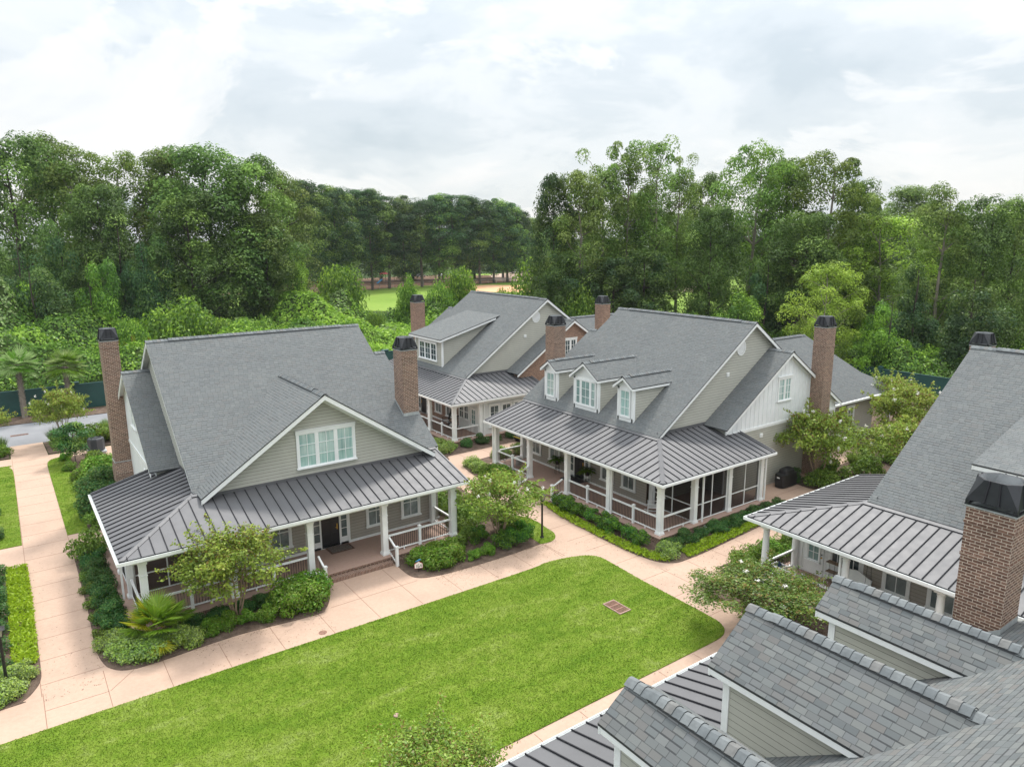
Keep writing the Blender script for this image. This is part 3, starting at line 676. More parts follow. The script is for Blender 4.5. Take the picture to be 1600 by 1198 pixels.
    gt.box(-.12, PR, -.12, -.10, EZ-.16, EZ-.02, 'white'); gt.box(-.10, PR, -.10, -.02, EZ-.16, EZ-.14, 'white'); gt.box(-.02, PR, -.02, -.003, EZ-.16, EZ-.055, 'white')
    gt.box(-.12, -.10, -.10, py, EZ-.16, EZ-.02, 'white'); gt.box(-.10, -.02, -.02, py, EZ-.16, EZ-.14, 'white'); gt.box(-.02, -.003, -.003, py, EZ-.16, EZ-.055, 'white')
    for yy in (py-.02, ): gt.box(-.10, -.02, yy, yy+.02, EZ-.14, EZ-.02, 'white')
    gt.box(PR-.02, PR, -.10, -.02, EZ-.14, EZ-.02, 'white')
    gt.build('gutter', root, base)
    bm = MB(f)
    bm.box(.45, PR-.5, .44, .76, 2.99, 3.265, 'white'); bm.box(.45, .77, .76, py-.15, 2.99, 3.265, 'white'); bm.box(PR-.82, PR-.5, .76, 3.02, 2.99, 3.265, 'white')
    bm.box(.0, PR-.02, .0, 3.04, 3.268, 3.29, 'soffit'); bm.box(.0, 3.94, 3.04, py-.02, 3.268, 3.29, 'soffit')
    bm.build('porch_beam', root, base)
    # ---- porch floor, steps, columns, rails
    fl = MB(f)
    fl.box(.24, PR-.32, .16, 3.05, 0, .255, 'brick'); fl.box(.24, 3.95, 3.05, py-.1, 0, .255, 'brick')
    fl.box(.2, PR-.28, .12, 3.05, .255, .33, 'rowlock', 'porch'); fl.box(.2, 3.95, 3.05, py-.06, .255, .33, 'rowlock', 'porch')
    fl.build('porch_floor', root, base)
    s0, s1 = g('steps', (8.35, 11.75))
    st = MB(f); st.box(s0, s1, -.2, .119, 0, .175, 'rowlock'); st.build('steps', root, base)
    cols = g('cols', [.65, 4.45, 8.15, 11.95, 15.75]); rnd = g('round', False)
    for x in cols: column(root, base, f, x, .6, rnd)
    for i, (xa, xb) in enumerate(zip(cols, cols[1:])):
        if i == 2: continue
        railing(root, base, f, (xa+.15, .6), (xb-.15, .6), newel=True)
    for sx_, xx in ((1, s0-.12), (-1, s1+.12)):       # newels and sloping rails beside the steps
        mb = MB(f); mb.box(xx-.065, xx+.065, -.45, -.32, 0, 1.0, 'white'); mb.box(xx-.085, xx+.085, -.47, -.30, 1.0, 1.05, 'white')
        mb.bar((xx, .45, 1.2), (xx, -.33, .86), .08, .07, 'white'); mb.bar((xx, .45, .42), (xx, -.33, .12), .06, .06, 'white')
        for k in range(1, 6): yy = .45-.78*k/6; mb.box(xx-.011, xx+.011, yy-.011, yy+.011, .46-.3*k/6, 1.22-.34*k/6, 'baluster')
        mb.build('step_railing', root, base)
    column(root, base, f, PR-.62, 2.85, rnd); railing(root, base, f, (PR-.62, .75), (PR-.62, 2.7))
    if g('wrap') == 'screen':
        railing(root, base, f, (.65, .75), (.65, 3.05))
        for yy in (3.3, 6.25, 9.2): column(root, base, f, .65, yy, rnd)
        column(root, base, f, 3.72, 3.3, rnd)
        def panel(a, b, nm='screen_panel', mid=True):
            p = MB(f); A, B = Vector((*a, 0)), Vector((*b, 0)); d = B-A
            for z0 in (.36, 1.25, 2.92): p.bar((A.x, A.y, z0), (B.x, B.y, z0), .05, .055, 'white')
            for t in ((0, .5, 1) if mid else (0, 1)): q = A+d*t; p.box(q.x-.03, q.x+.03, q.y-.03, q.y+.03, .36, 2.98, 'white')
            p.face([(A.x, A.y, .4), (B.x, B.y, .4), (B.x, B.y, 2.95), (A.x, A.y, 2.95)], 'screen'); p.build(nm, root, base)
        panel((.83, 3.3), (3.55, 3.3)); panel((.65, 3.48), (.65, 6.07)); panel((.65, 6.43), (.65, 9.02))
    else:
        column(root, base, f, .65, 3.0, rnd)
        railing(root, base, f, (.65, .75), (.65, 2.8))
        rm = MB(f); rm.box(.75, 3.95, 3.06, 3.16, .33, 3.26, 'palewall'); rm.box(.70, .80, 3.2, py-.1, .33, 3.26, 'palewall')
        for x in (.95, 2.35, 3.9): rm.box(x-.05, x+.05, 3.03, 3.07, .33, 3.26, 'white')
        rm.build('sunroom_wall', root, base)
        d = MB(f); d.box(1.12, 2.08, 3.02, 3.055, .36, 2.45, 'white'); dr = d.build('glazed_door', root, base)
        window(dr, base, f, (1.6, 3.015, 1.05), (1, 0), (0, -1), .6, 1.25, 1, (2, 3), 'glassteal', 'door_glass', split=False, case=.04)
        d = MB(f); d.tube((2.0, 3.02, 1.3), (2.0, 2.96, 1.3), .035, .035, 'gold'); d.tube((2.0, 3.02, 1.45), (2.0, 2.98, 1.45), .028, .028, 'black'); d.build('handle', dr, base)
        for x in (2.75, 3.5): window(root, base, f, (x, 3.055, 1.25), (1, 0), (0, -1), .6, 1.2, 1, (2, 2), 'glassdark', case=.05)
        for y in (4.4, 5.6, 6.8): window(root, base, f, (.695, y, .9), (0, 1), (-1, 0), .85, 1.7, 1, (2, 3), 'glassdark')
    # ---- ground-floor openings
    for x in (5.4, 7.25, 12.4, 14.45): window(root, base, f, (x, 3.04, .95), (1, 0), (0, -1), .95, 1.6, 1, (2, 2), 'glassblind')
    d = MB(f)
    d.box(9.28, 9.34, 2.98, 3.05, .33, 2.55, 'white'); d.box(10.30, 10.36, 2.98, 3.05, .33, 2.55, 'white')
    for a in (8.80, 10.78): d.box(a, a+.1, 2.97, 3.05, .33, 2.55, 'white')
    d.box(8.78, 10.90, 2.96, 3.05, 2.55, 2.75, 'white')
    for a in (8.9, 10.36): d.box(a, a+.42, 3.0, 3.05, .33, .75, 'white'); d.box(a+.06, a+.36, 3.01, 3.05, .75, 2.5, 'glassdark'); d.box(a, a+.06, 3.0, 3.05, .75, 2.55, 'white'); d.box(a+.36, a+.42, 3.0, 3.05, .75, 2.55, 'white'); [d.box(a+.06, a+.36, 3.0, 3.04, z, z+.03, 'white') for z in (1.2, 1.65, 2.1)]
    d.build('door_frame', root, base)
    d = MB(f); d.box(9.34, 10.30, 3.0, 3.05, .35, 2.55, 'blackdoor')
    for x0 in (9.46, 9.88):
        for z0, z1 in ((.55, 1.1), (1.2, 1.75), (1.85, 2.4)): d.box(x0, x0+.3, 2.985, 3.0, z0, z1, 'blackdoor')
    dr = d.build('front_door', root, base)
    d = MB(f); hx = g('handle', 10.18); d.box(hx-.03, hx+.03, 2.97, 3.0, 1.25, 1.55, 'gold'); d.tube((hx, 2.97, 1.36), (hx-.1, 2.94, 1.36), .02, .02, 'gold'); d.build('handle', dr, base)
    d = MB(f); d.box(8.6, 8.68, 2.94, 3.04, 1.95, 2.2, 'black'); d.build('wall_lantern', root, base)
    # ---- front: cross gable, three gabled dormers or one shed dormer
    fr = g('front')
    if fr == 'gable':
        xc, hw, yf, za, ze = 9.8, 6.05, 2.6, 8.47, 4.42; cs = (za-ze)/hw; r = MB(f)
        for sg in (-1, 1):
            pts = [(xc+sg*hw, yf, ze), (xc, yf, za), (xc, my(za)-.02, za), (xc+sg*hw, my(ze)+.02, ze)]
            r.slab(pts, .06, sg_mat, 'drip', 'soffit'); rakeboard(r, pts[0], pts[1], .24, (0, -1, 0))
        fg = r.build('front_gable_roof', root, base)
        c = MB(f); ridge_caps(c, (xc, yf, za), (xc, my(za), za), .19, cs, vent=(.2, .93)); c.build('ridge_cap', fg, base)
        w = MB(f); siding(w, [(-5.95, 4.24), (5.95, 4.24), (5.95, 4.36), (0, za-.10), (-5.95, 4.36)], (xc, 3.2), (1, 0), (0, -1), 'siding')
        for sg in (-1, 1): w.bar((xc+sg*.05, 3.17, za-.50), (xc+sg*5.5, 3.17, ze-.04), .05, .22, 'white')
        w.box(xc-5.75, xc+5.75, 3.10, 3.195, 4.2, 4.40, 'metal')
        w.build('front_gable_wall', root, base)
        window(root, base, f, (9.95, 3.18, 4.80), (1, 0), (0, -1), 2.86, 1.72, 3, (2, 3), 'glassteal')
    elif fr == 'dormers':
        for xc, hw, za, ze, n in ((10.35, 1.18, 7.93, 6.97, 3), (6.75+g('dsh', 0), .66, 7.58, 6.98, 1), (13.95+g('dsh', 0), .66, 7.58, 6.98, 1)):
            yf = 3.97; he = hw+.20; d = MB(f)
            top = ze-.02
            d.face([(xc-hw, yf, mz(yf)-.1), (xc+hw, yf, mz(yf)-.1), (xc+hw, yf, top), (xc, yf, za-.1), (xc-hw, yf, top)], 'palewall' if n == 3 else 'white')
            for sg in (-1, 1):
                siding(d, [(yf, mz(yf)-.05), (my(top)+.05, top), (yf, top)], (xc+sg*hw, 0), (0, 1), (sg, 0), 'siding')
                x0, x1 = sorted((xc+sg*(hw-.13), xc+sg*(hw+.035)))
                d.box(x0, x1, yf-.03, yf+.13, mz(yf)-.08, top, 'white')
            d.box(xc-hw, xc+hw, yf-.03, yf-.001, mz(yf)-.08, 5.0, 'white'); d.box(xc-hw, xc+hw, yf-.03, yf-.001, 6.74, 6.90, 'white')
            dm = d.build('dormer', root, base)
            r = MB(f); yo = yf-.32
            for sg in (-1, 1):
                pts = [(xc+sg*he, yo, ze), (xc, yo, za), (xc, my(za)+.05, za), (xc+sg*he, my(ze)+.05, ze)]
                r.slab(pts, .055, sg_mat, 'drip', 'soffit'); rakeboard(r, pts[0], pts[1], .16, (0, -1, 0), t=.04)
                r.hexa([(xc+sg*(he-.012), yo+.05, ze-.055), (xc+sg*(he-.012), my(ze), ze-.055), (xc+sg*(he-.012), my(ze)-.2, ze-.20), (xc+sg*(he-.012), yo+.05, ze-.20)], [(xc+sg*(he-.06), yo+.05, ze-.055), (xc+sg*(he-.06), my(ze), ze-.055), (xc+sg*(he-.06), my(ze)-.2, ze-.20), (xc+sg*(he-.06), yo+.05, ze-.20)], 'white')
            ridge_caps(r, (xc, yo, za), (xc, my(za)+.1, za), .17, (za-ze)/he, vent=(.14, .93)); r.build('dormer_roof', dm, base)
            if n == 3: window(dm, base, f, (xc, yf-.03, 5.08), (1, 0), (0, -1), 1.86, 1.62, 3, (2, 3), 'glassteal', split=False, wide=[.5, 1, .5], case=.06, sill=False)
            else: window(dm, base, f, (xc, yf-.03, 5.08), (1, 0), (0, -1), .80, 1.62, 1, (2, 3), 'glassteal', split=False, case=.06, sill=False)
    elif fr == 'shed':
        xa, xb, yf = 7.95, 12.75, 3.95; zr = lambda y: 7.2+.27*(y-3.5); ye = (7.2-.27*3.5-4.45+RS*3.5)/(RS-.27)
        d = MB(f)
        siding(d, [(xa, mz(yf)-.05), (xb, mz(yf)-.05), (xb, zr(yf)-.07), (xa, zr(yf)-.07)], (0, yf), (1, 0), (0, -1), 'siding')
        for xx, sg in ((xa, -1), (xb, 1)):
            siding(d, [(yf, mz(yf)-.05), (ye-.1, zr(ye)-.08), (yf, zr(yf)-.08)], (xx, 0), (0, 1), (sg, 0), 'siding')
            x0, x1 = sorted((xx-sg*.10, xx+sg*.035)); d.box(x0, x1, yf-.03, yf+.12, mz(yf)-.08, zr(yf)-.08, 'white')
        dm = d.build('shed_dormer', root, base)
        r = MB(f); pts = [(xa-.45, 3.5, zr(3.5)), (xb+.45, 3.5, zr(3.5)), (xb+.45, ye, zr(ye)), (xa-.45, ye, zr(ye))]
        r.slab(pts, .06, sg_mat, 'drip', 'soffit'); r.box(xa-.44, xb+.44, 3.51, 3.55, zr(3.5)-.22, zr(3.5)-.07, 'white')
        rakeboard(r, pts[0], (xa-.45, ye-.5, zr(ye-.5)), .17, (-1, 0, 0)); rakeboard(r, pts[1], (xb+.45, ye-.5, zr(ye-.5)), .17, (1, 0, 0))
        r.build('dormer_roof', dm, base)
        window(dm, base, f, (10.4, yf-.03, 5.15), (1, 0), (0, -1), 3.0, 1.5, 3, (2, 3), 'glassdark', split=False)
    # ---- chimneys
    bk = g('brick', 'brick')
    chimney(root, base, f, wx2-1.02, wx2-.04, 5.55, 6.6, 2.5, g('ch2', 9.62), bk, slope=(mz(5.55), mz(6.6)))
    chimney(root, base, f, wx-.55, wx+.36, 16.8, 17.8, .0, g('ch1', 10.05), bk, shoulder=(wx-.6, wx+.34, 2.2))
    # ---- hipped rear wing
    if g('rear'):
        r = MB(f); xe, xr, xf, zr_, ze = 4.4, 10.15, 15.9, 7.75, 3.45
        k = (zr_-ze)/(xr-xe); xb_ = xe+1.9; zbk = ze+1.9*k
        r.slab([(xe, 13.5, ze), (xr, 13.5, zr_), (xr, 28, zr_), (xb_, 30.3, zbk), (xe, 33, ze)], .06, sg_mat, 'drip', 'soffit')
        r.slab([(xf, 20, ze), (xr, 13.5, zr_), (xr, 28, zr_), (xf-1.9, 30.3, zbk), (xf, 33, ze)], .06, sg_mat, 'drip', 'soffit')
        r.slab([(xr, 28, zr_), (xb_, 30.3, zbk), (xf-1.9, 30.3, zbk)], .06, sg_mat, 'drip', 'soffit'); r.slab([(xb_, 30.3, zbk), (xe, 33, ze), (xf, 33, ze), (xf-1.9, 30.3, zbk)], .06, sg_mat, 'drip', 'soffit')
        r.box(xe-.13, xe-.01, 20.6, 33, ze-.16, ze-.02, 'white')
        rr = r.build('rear_roof', root, base); c = MB(f); ridge_caps(c, (xr, 16, zr_), (xr, 28, zr_), .19, k, vent=(.02, .95)); c.build('ridge_cap', rr, base)
        w = MB(f); siding(w, [(20, 0), (30, 0), (30, 3.4), (20, 3.4)], (4.9, 0), (0, 1), (-1, 0), 'taupe'); w.box(4.95, 15.4, 29.9, 30.0, 0, 3.4, 'siding'); w.build('rear_wall', root, base)
        window(root, base, f, (4.88, 26.6, 1.0), (0, 1), (-1, 0), .8, 1.7, 1, (2, 3), 'glassdark')
        column(root, base, f, 4.9, 32.5, False, 0, 3.3)
    for (x, y, kx, ky) in g('spouts', ()): downspout(root, base, f, x, y, EZ-.14, kx, ky)
    return root

fA = lambda x, y, z: (2.75+x, 30.6+y, z)
fB = lambda x, y, z: (26.75+y, 24.05+x*1.012, z)
fC = lambda x, y, z: (26.66+y, 18.85-x, z)
fD = lambda x, y, z: (2.5+x, 12.5-y, z)
fE = lambda x, y, z: (27.3+y, 45.98+x*1.012, z)
house('cottage', 'shingled cottage with one broad front gable and triple window behind the lawn', fA, dict(front='gable', wx=2.5, wx2=16.55, wrap='screen', wing='batten', wingwin=True, lowwin=True, wlow='palewall', cols=[.85, 4.35, 7.9, 11.7, 15.65], steps=(8.32, 11.75), ch1=10.1, ch2=9.65, spouts=[(15.95, .72, .25, -.6), (.32, 3.3, -.3, 0)]))
house('cottage', 'shingled cottage with three gabled dormers in a row and white wing gable', fB, dict(front='dormers', wx=2.15, wx2=16.6, wrap='screen', wing='batten', wingwin=True, cols=[.65, 4.5, 8.2, 12.0, 15.8], steps=(8.6, 11.7), rear=True, ch1=10.0, ch2=9.6, handle=9.45, spouts=[(4.25, .5, 0, -.45), (15.95, .4, .1, -.45), (.42, 3.75, -.4, 0), (.5, 9.5, -.45, 0)]))
house('cottage', 'shingled cottage with round white porch columns and a porch swing', fC, dict(front='shed', wx=2.2, wx2=16.7, wrap='room', round=True, wing='siding', ch1=9.9, seam=.46, spouts=[(4.25, .5, 0, -.45)]))
house('cottage', 'nearest shingled cottage seen from above over its dormers and brick chimney', fD, dict(front='dormers', wx=2.2, wx2=17.0, wrap='room', wing='siding', dsh=-.1, ch2=9.55, flip=True, shingle='shingle_near'))
house('cottage', 'shingled cottage with wide shed dormer and red brick wing gable farthest back', fE, dict(front='shed', wx=2.15, wx2=16.6, wrap='room', wing='brick', wall1='redbrick', brick='redbrick', rear=True, ch1=9.9, ch2=9.7, wingwin=True, wingglass='glassdark', spouts=[(.5, 3.3, -.4, 0), (4.25, .5, 0, -.45)]))
# ------------------------------------------------------------------ ground, paths, lawns, road
def sheet(name, pts, z, mat, kind='structure', depth=0):
    mb = MB(); mb.face([(x, y, z) for x, y in pts], mat)
    if depth:
        n = len(pts)
        for i in range(n): (a, b), (c, d) = pts[i], pts[(i+1) % n]; mb.face([(a, b, z), (c, d, z), (c, d, z-depth), (a, b, z-depth)], mat)
    o = mb.build(name); tag(o, kind=kind); return o
def spline(pts, closed=True, sub=4):
    """Catmull-Rom smoothing of an outline; points given with a third value 1 stay corners"""
    n = len(pts); out = []
    for i in range(n):
        p0, p1, p2, p3 = pts[i-1], pts[i], pts[(i+1) % n], pts[(i+2) % n]
        if len(p1) > 2 or len(p2) > 2:
            if len(p1) > 2 and len(p2) > 2: out.append(p1[:2]); continue
        a0 = p0 if len(p1) == 2 else p1; a3 = p3 if len(p2) == 2 else p2
        for k in range(sub):
            t = k/sub
            out.append(tuple(.5*((2*p1[j])+(-a0[j]+p2[j])*t+(2*a0[j]-5*p1[j]+4*p2[j]-a3[j])*t*t+(-a0[j]+3*p1[j]-3*p2[j]+a3[j])*t**3) for j in (0, 1)))
    return out
K = 1
sheet('ground', [(-900, -900), (2500, -900), (2500, 2500), (-900, 2500)], -.06, 'earth')
sheet('path', [(-9, 8), (52, 8), (52, 63), (12, 63), (12, 62.6), (1.9, 62.8), (1.78, 67.15), (-.42, 67.15), (-.42, 63.2), (-9, 63.2)], 0, 'concrete', depth=.05)
LAWN = spline([(-9, 26.25, K), (5, 26.2, K), (18.5, 26.02), (20.6, 26.12), (21.7, 26.0), (22.6, 25.72), (23.12, 25.4), (23.36, 24.9), (23.34, 23.9), (23.24, 22, K), (23.2, 18.2), (23.05, 17.2), (22.5, 16.68), (21.5, 16.58, K), (-9, 16.58, K)])
WEDGE = spline([(21.9, 28.06, K), (22.5, 27.98), (23.0, 28.18), (23.38, 28.74), (23.46, 29.38), (23.6, 30.58), (23.5, 31.5, K), (22.8, 32.6, K), (22.1, 31.5, K), (22.12, 30.3, K), (22.0, 29.2, K)])
ALAWN = spline([(1.7, 44.42, K), (1.68, 54, K), (1.67, 59.4), (1.85, 60.9), (2.45, 61.45), (3.4, 61.3, K), (2.8, 59.8), (2.72, 58.5), (2.95, 55.7), (2.95, 51), (2.7, 44.45, K)])
LLAWN = spline([(-.38, 44.35, K), (-.36, 55, K), (-.38, 59.4), (-.6, 60.7), (-1.2, 61.25), (-9, 61.4, K), (-9, 44.6, K)])
for nm, pts in (('lawn', LAWN), ('lawn', WEDGE), ('lawn', ALAWN), ('lawn', LLAWN)): sheet(nm, pts, .035, 'lawn', depth=.05)
BEDS = [
 spline([(1.72, 41.0, K), (1.68, 34.3, K), (1.60, 30.8), (1.70, 29.5), (1.92, 28.85), (2.4, 28.4), (3.4, 28.28), (6.5, 28.42), (9.6, 28.08), (10.2, 28.36), (10.7, 29.2), (10.95, 30.3, K), (10.95, 30.9, K), (2.9, 30.9, K), (2.9, 41, K)]),
 spline([(14.6, 30.9, K), (14.62, 30.1, K), (14.62, 29.1), (14.85, 28.52), (15.5, 28.2), (17, 28.0), (19.9, 27.96), (21.9, 28.06, K), (22.0, 29.2, K), (22.12, 30.3, K), (22.1, 31.5, K), (22.8, 32.6), (23.0, 35), (23, 44, K), (18.8, 44, K), (18.8, 30.9, K)]),
 spline([(2.7, 44.46, K), (2.95, 51), (2.95, 55.7), (2.72, 58.5), (2.8, 59.8), (3.4, 61.3, K), (5.5, 61.6, K), (5.6, 44.5, K)]),
 spline([(1.95, 63.1, K), (1.84, 66.9, K), (14, 66.9, K), (14, 63.1, K)]), spline([(-.5, 63.5, K), (-.5, 66.9, K), (-9, 66.9, K), (-9, 63.5, K)]),
 spline([(-.3, 41.35, K), (-.26, 36, K), (-.26, 31.0), (-.3, 29.7), (-.5, 29.05), (-.9, 28.5), (-1.6, 28.36), (-9, 28.3, K), (-9, 41.3, K)]),
 spline([(25.7, 32.7, K), (25.2, 30.4), (25.06, 28), (25.0, 25.4), (25.1, 23.9), (25.37, 22.84), (26.0, 22.3), (26.8, 22.23), (28.1, 22.25), (30.2, 22.4), (36.6, 22.9, K), (37.4, 24.5, K), (27.2, 24.5, K), (27.2, 32.7, K)]),
 spline([(26.5, 36.2, K), (25.4, 36.4), (25.15, 37.6), (25.1, 39.2), (25.5, 41.4), (26.05, 41.95), (26.6, 42.2), (28.7, 42.5, K), (38, 42.9, K), (38, 41.2, K), (27, 41.2, K), (27, 36.2, K)]),
 spline([(25.3, 44.9), (26, 44.45), (27, 44.4), (46, 44.95, K), (46, 46.2, K), (27.5, 46.2, K), (27.5, 62, K), (25.0, 62, K)]),
 spline([(41, 24.6), (41.6, 22.9), (43, 22.2, K), (53, 22.2, K), (53, 26.0, K), (41.3, 26.0, K)]),
 spline([(27, 20.4), (28, 20.55), (30, 20.8), (60, 20.9, K), (60, 18.7, K), (27, 18.7, K), (26.6, 19.4)]),
 spline([(24.7, 19.6), (25.6, 19.9), (26.6, 19.3), (26.9, 18, K), (26.9, 2, K), (24.6, 2, K), (24.6, 17)]),
 spline([(0, 14.3, K), (19.5, 14.3, K), (19.5, 12.3, K), (0, 12.3, K)]),
 [(53.2, -5), (72.6, -5), (72.6, 63), (53.2, 63)], [(14, 63.2), (60, 63.2), (60, 67), (14, 67)], [(-60, 75.2), (72, 75.2), (72, 78.4), (-60, 78.4)]]
for pts in BEDS: sheet('mulch_bed', pts, .022, 'mulch', depth=.045)
sheet('road', [(-80, 67.18), (60, 67.18), (60, 75.1), (-80, 75.1)], -.02, 'asphalt', depth=.02)
# control joints sawn in the concrete, dark mulch-and-soil edge along the lawn
j = MB()
def joint(a, b, w=.022): j.bar((*a, .0), (*b, .0), w, .0035, 'joint')
for y in np.arange(29.2, 66, 1.83): joint((-.36, y), (1.70, y))
joint((-.34, 28.4), (-.36, 62.8)); joint((1.70, 41.1), (1.70, 44.4)); joint((-.30, 27.4), (1.66, 27.35)); joint((-.3, 26.3), (-.3, 28.6)); joint((1.64, 26.3), (1.64, 28.9))
joint((1.7, 27.35), (2.6, 28.3))
for x in np.arange(3.6, 23, 2.05): joint((x, 26.2), (x, 28.28 if not 10.6 < x < 14.7 else 30.35))
joint((10.4, 28.3), (14.7, 28.3))
for y in np.arange(29.3, 44, 1.9): joint((22.6, y), (25.1, y))
for y in np.arange(16.0, 27.9, 2.0): joint((23.3, y), (25.2, y))
joint((23.3, 27.5), (25.1, 27.5)); joint((21.9, 26.2), (22.0, 28)); joint((24.9, 22.3), (24.9, 16.4))
for x in np.arange(26.6, 40, 2.0): joint((x, 20.5), (x, 22.3))
for x in np.arange(-1, 23, 1.95): joint((x, 16.5), (x, 14.4))
for x in np.arange(26.8, 46, 2.1): joint((x, 42.4), (x, 44.8))
for y in (23.4, 25.0): joint((37.5, y), (41, y))
o = j.build('path_joints'); tag(o, kind='structure')
sheet('field', [(40, 176), (124, 84), (240, 160), (205, 235), (170, 262), (95, 245), (60, 215)], -.03, 'fieldgrass')
sheet('infield', [(112, 182), (119, 172), (133, 163), (148, 168), (146, 184), (134, 200), (118, 203)], -.015, 'sand')
sheet('leaf_strip', [(52, 216), (78, 201), (112, 212), (136, 205), (160, 212), (172, 245), (150, 265), (90, 262)], -.012, 'leaflitter')
sheet('street', [(148, 216), (158, 207), (182, 232), (214, 244), (216, 262), (196, 268), (168, 250)], -.005, 'concrete')
sheet('street', [(152, 146), (164, 134.5), (182, 146), (178, 152), (166, 146), (160, 153)], -.005, 'concrete')
# ------------------------------------------------------------------ leaves, trunks and plants
RNG = np.random.default_rng(11)
def unit(v): return v/np.maximum(1e-9, np.linalg.norm(v, axis=1, keepdims=True))
def leaf_mesh(name, P, Nn, Ln, asp, mats, rnd, mi=None, T=None):
    n = len(P); Nn = unit(Nn)
    t = unit(np.cross(Nn, RNG.normal(size=(n, 3)))) if T is None else unit(T)
    b = unit(np.cross(Nn, t)); Ln = np.broadcast_to(np.asarray(Ln, float), (n,))[:, None]; wd = Ln*asp
    V = np.stack([P-t*Ln*.5, P+b*wd*.5-t*Ln*.06, P+t*Ln*.5, P-b*wd*.5-t*Ln*.06], 1).reshape(-1, 3)
    me = bpy.data.meshes.new(name)
    me.vertices.add(4*n); me.vertices.foreach_set('co', V.astype(np.float32).ravel())
    me.loops.add(4*n); me.loops.foreach_set('vertex_index', np.arange(4*n, dtype=np.int32))
    me.polygons.add(n); me.polygons.foreach_set('loop_start', np.arange(0, 4*n, 4, dtype=np.int32))
    for m in ([mats] if isinstance(mats, str) else mats): me.materials.append(M[m])
    if mi is not None: me.polygons.foreach_set('material_index', np.asarray(mi, np.int32))
    a = me.attributes.new('rnd', 'FLOAT', 'POINT'); a.data.foreach_set('value', np.repeat(np.clip(rnd, 0, 1), 4).astype(np.float32))
    me.update(calc_edges=True); return me
def clumps(C, R, n, up=.45, shell=.74, low=.35, jit=.45):
    """n leaves over each ellipsoidal clump (centre C, radii R): positions, normals, shade index"""
    k = len(C); d = unit(RNG.normal(size=(k*n, 3)))
    flip = (d[:, 2] < -.25) & (RNG.random(k*n) > low); d[flip, 2] *= -1
    c, r = np.repeat(C, n, 0), np.repeat(R, n, 0)
    rr = RNG.uniform(shell, 1.08, (k*n, 1))
    P = c+d*r*rr; Nn = unit(d/np.maximum(r, .05)*r.mean()+np.array([0, 0, up])+RNG.normal(size=(k*n, 3))*jit)
    rnd = .62*RNG.random(k*n)+.38*np.repeat(RNG.random(k), n)
    return P, Nn, rnd
def mesh_obj(name, me, parent=None):
    o = bpy.data.objects.new(name, me); COL.objects.link(o)
    if parent is not None: o.parent = parent
    return o
def limbs(segs, mat, n=6):
    mb = MB()
    for p, q, a, b in segs: mb.tube(p, q, a, b, mat, n, False)
    me = bpy.data.meshes.new('trunk'); me.from_pydata(mb.v, [], mb.fc); me.materials.append(M[mat]); me.polygons.foreach_set('use_smooth', [True]*len(mb.fc)); return me
def crooked(p, q, r0, r1, n=4, wob=.06):
    p, q = np.array(p, float), np.array(q, float); Ln = np.linalg.norm(q-p); out = []; a = p; ra = r0
    for i in range(1, n+1):
        b = p+(q-p)*i/n+(RNG.normal(size=3)*wob*Ln*(.4 if i < n else 0)/n*2); rb = r0+(r1-r0)*i/n
        out.append((tuple(a), tuple(b), ra, rb)); a, ra = b, rb
    return out
def tree_proto(h, w, tf, k, n, leaf, mat, prof, bark='barkdark', cr=(.13, .2), flat=.8, trunk=.016, top=.9, up=.6, asp=.55, wob=.05, mix=None, low=.35, inner=.45, lobes=0):
    """crown of k clumps inside a profile prof(t) (0..1 over the crown's height), trunk with limbs into the clumps"""
    t = RNG.random(k)**.85; t[0] = 1; t[1] = .96
    R = np.array([prof(x) for x in t])*w/2*RNG.uniform(.72, 1.14, k)
    a = RNG.random(k)*2*np.pi; rad = R*np.sqrt(RNG.uniform(inner**2, 1, k))
    z = h*(tf+(1-tf)*t)
    rc = w*RNG.uniform(*cr, k)*(1-.25*t)
    C = np.stack([np.cos(a)*rad, np.sin(a)*rad, z-rc*flat*.9], 1)
    if lobes:                       # several domes of unequal height instead of one outline
        lh = RNG.uniform(.42, .92, lobes); lh[0] = 1; la = RNG.random(lobes)*6.28; lr = RNG.uniform(.18, .36, lobes)*w; lr[0] *= .3
        j = RNG.integers(lobes, size=k); C[:, :2] *= RNG.uniform(.5, .75, (k, 1)); C[:, 0] += np.cos(la[j])*lr[j]; C[:, 1] += np.sin(la[j])*lr[j]; C[:, 2] = np.maximum(C[:, 2]*lh[j], rc*.4)
    RR = np.stack([rc, rc, rc*flat], 1)*RNG.uniform(.75, 1.3, (k, 1))
    P, Nn, rnd = clumps(C, RR, n, up, low=low)
    sz = leaf*RNG.uniform(.65, 1.25, len(P))
    mats, mi = [mat], None
    if mix: mats = [mat, mix[0]]; mi = (np.repeat(RNG.random(k), n) < mix[1]).astype(int)
    crown = leaf_mesh('crown', P, Nn, sz, asp, mats, rnd, mi)
    r0 = h*trunk; segs = crooked((0, 0, -.3), (RNG.normal()*w*.04, RNG.normal()*w*.04, h*top), r0, r0*.22, 7, wob)
    tr = [np.array(s[1]) for s in segs]
    for i in RNG.permutation(k)[:min(k, 26)]:
        zz = C[i, 2]-RR[i, 2]*.3-rad[i]*.55; j = int(np.argmin([abs(p[2]-zz) for p in tr]))
        if tr[j][2] < C[i, 2]+1: segs += crooked(tuple(tr[j]), tuple(C[i]), r0*.36*(1-.5*t[i]), r0*.08, 3, .08)
    return crown, limbs(segs, bark)
sinp = lambda x, a=.75: math.sin(math.pi*min(1, max(0, .06+.94*x))**a)
P_BROAD = lambda t: .42+.58*max(0, math.sin(math.pi*(t*.86+.06)))*(1 if t < .9 else .8)
P_OVAL = lambda t: max(.18, math.sin(math.pi*(.08+.84*t)))
P_DRAPE = lambda t: (.10+.9*math.sqrt(max(0, 1-t*t)))*(.84+.16*math.sin(7*t+1))
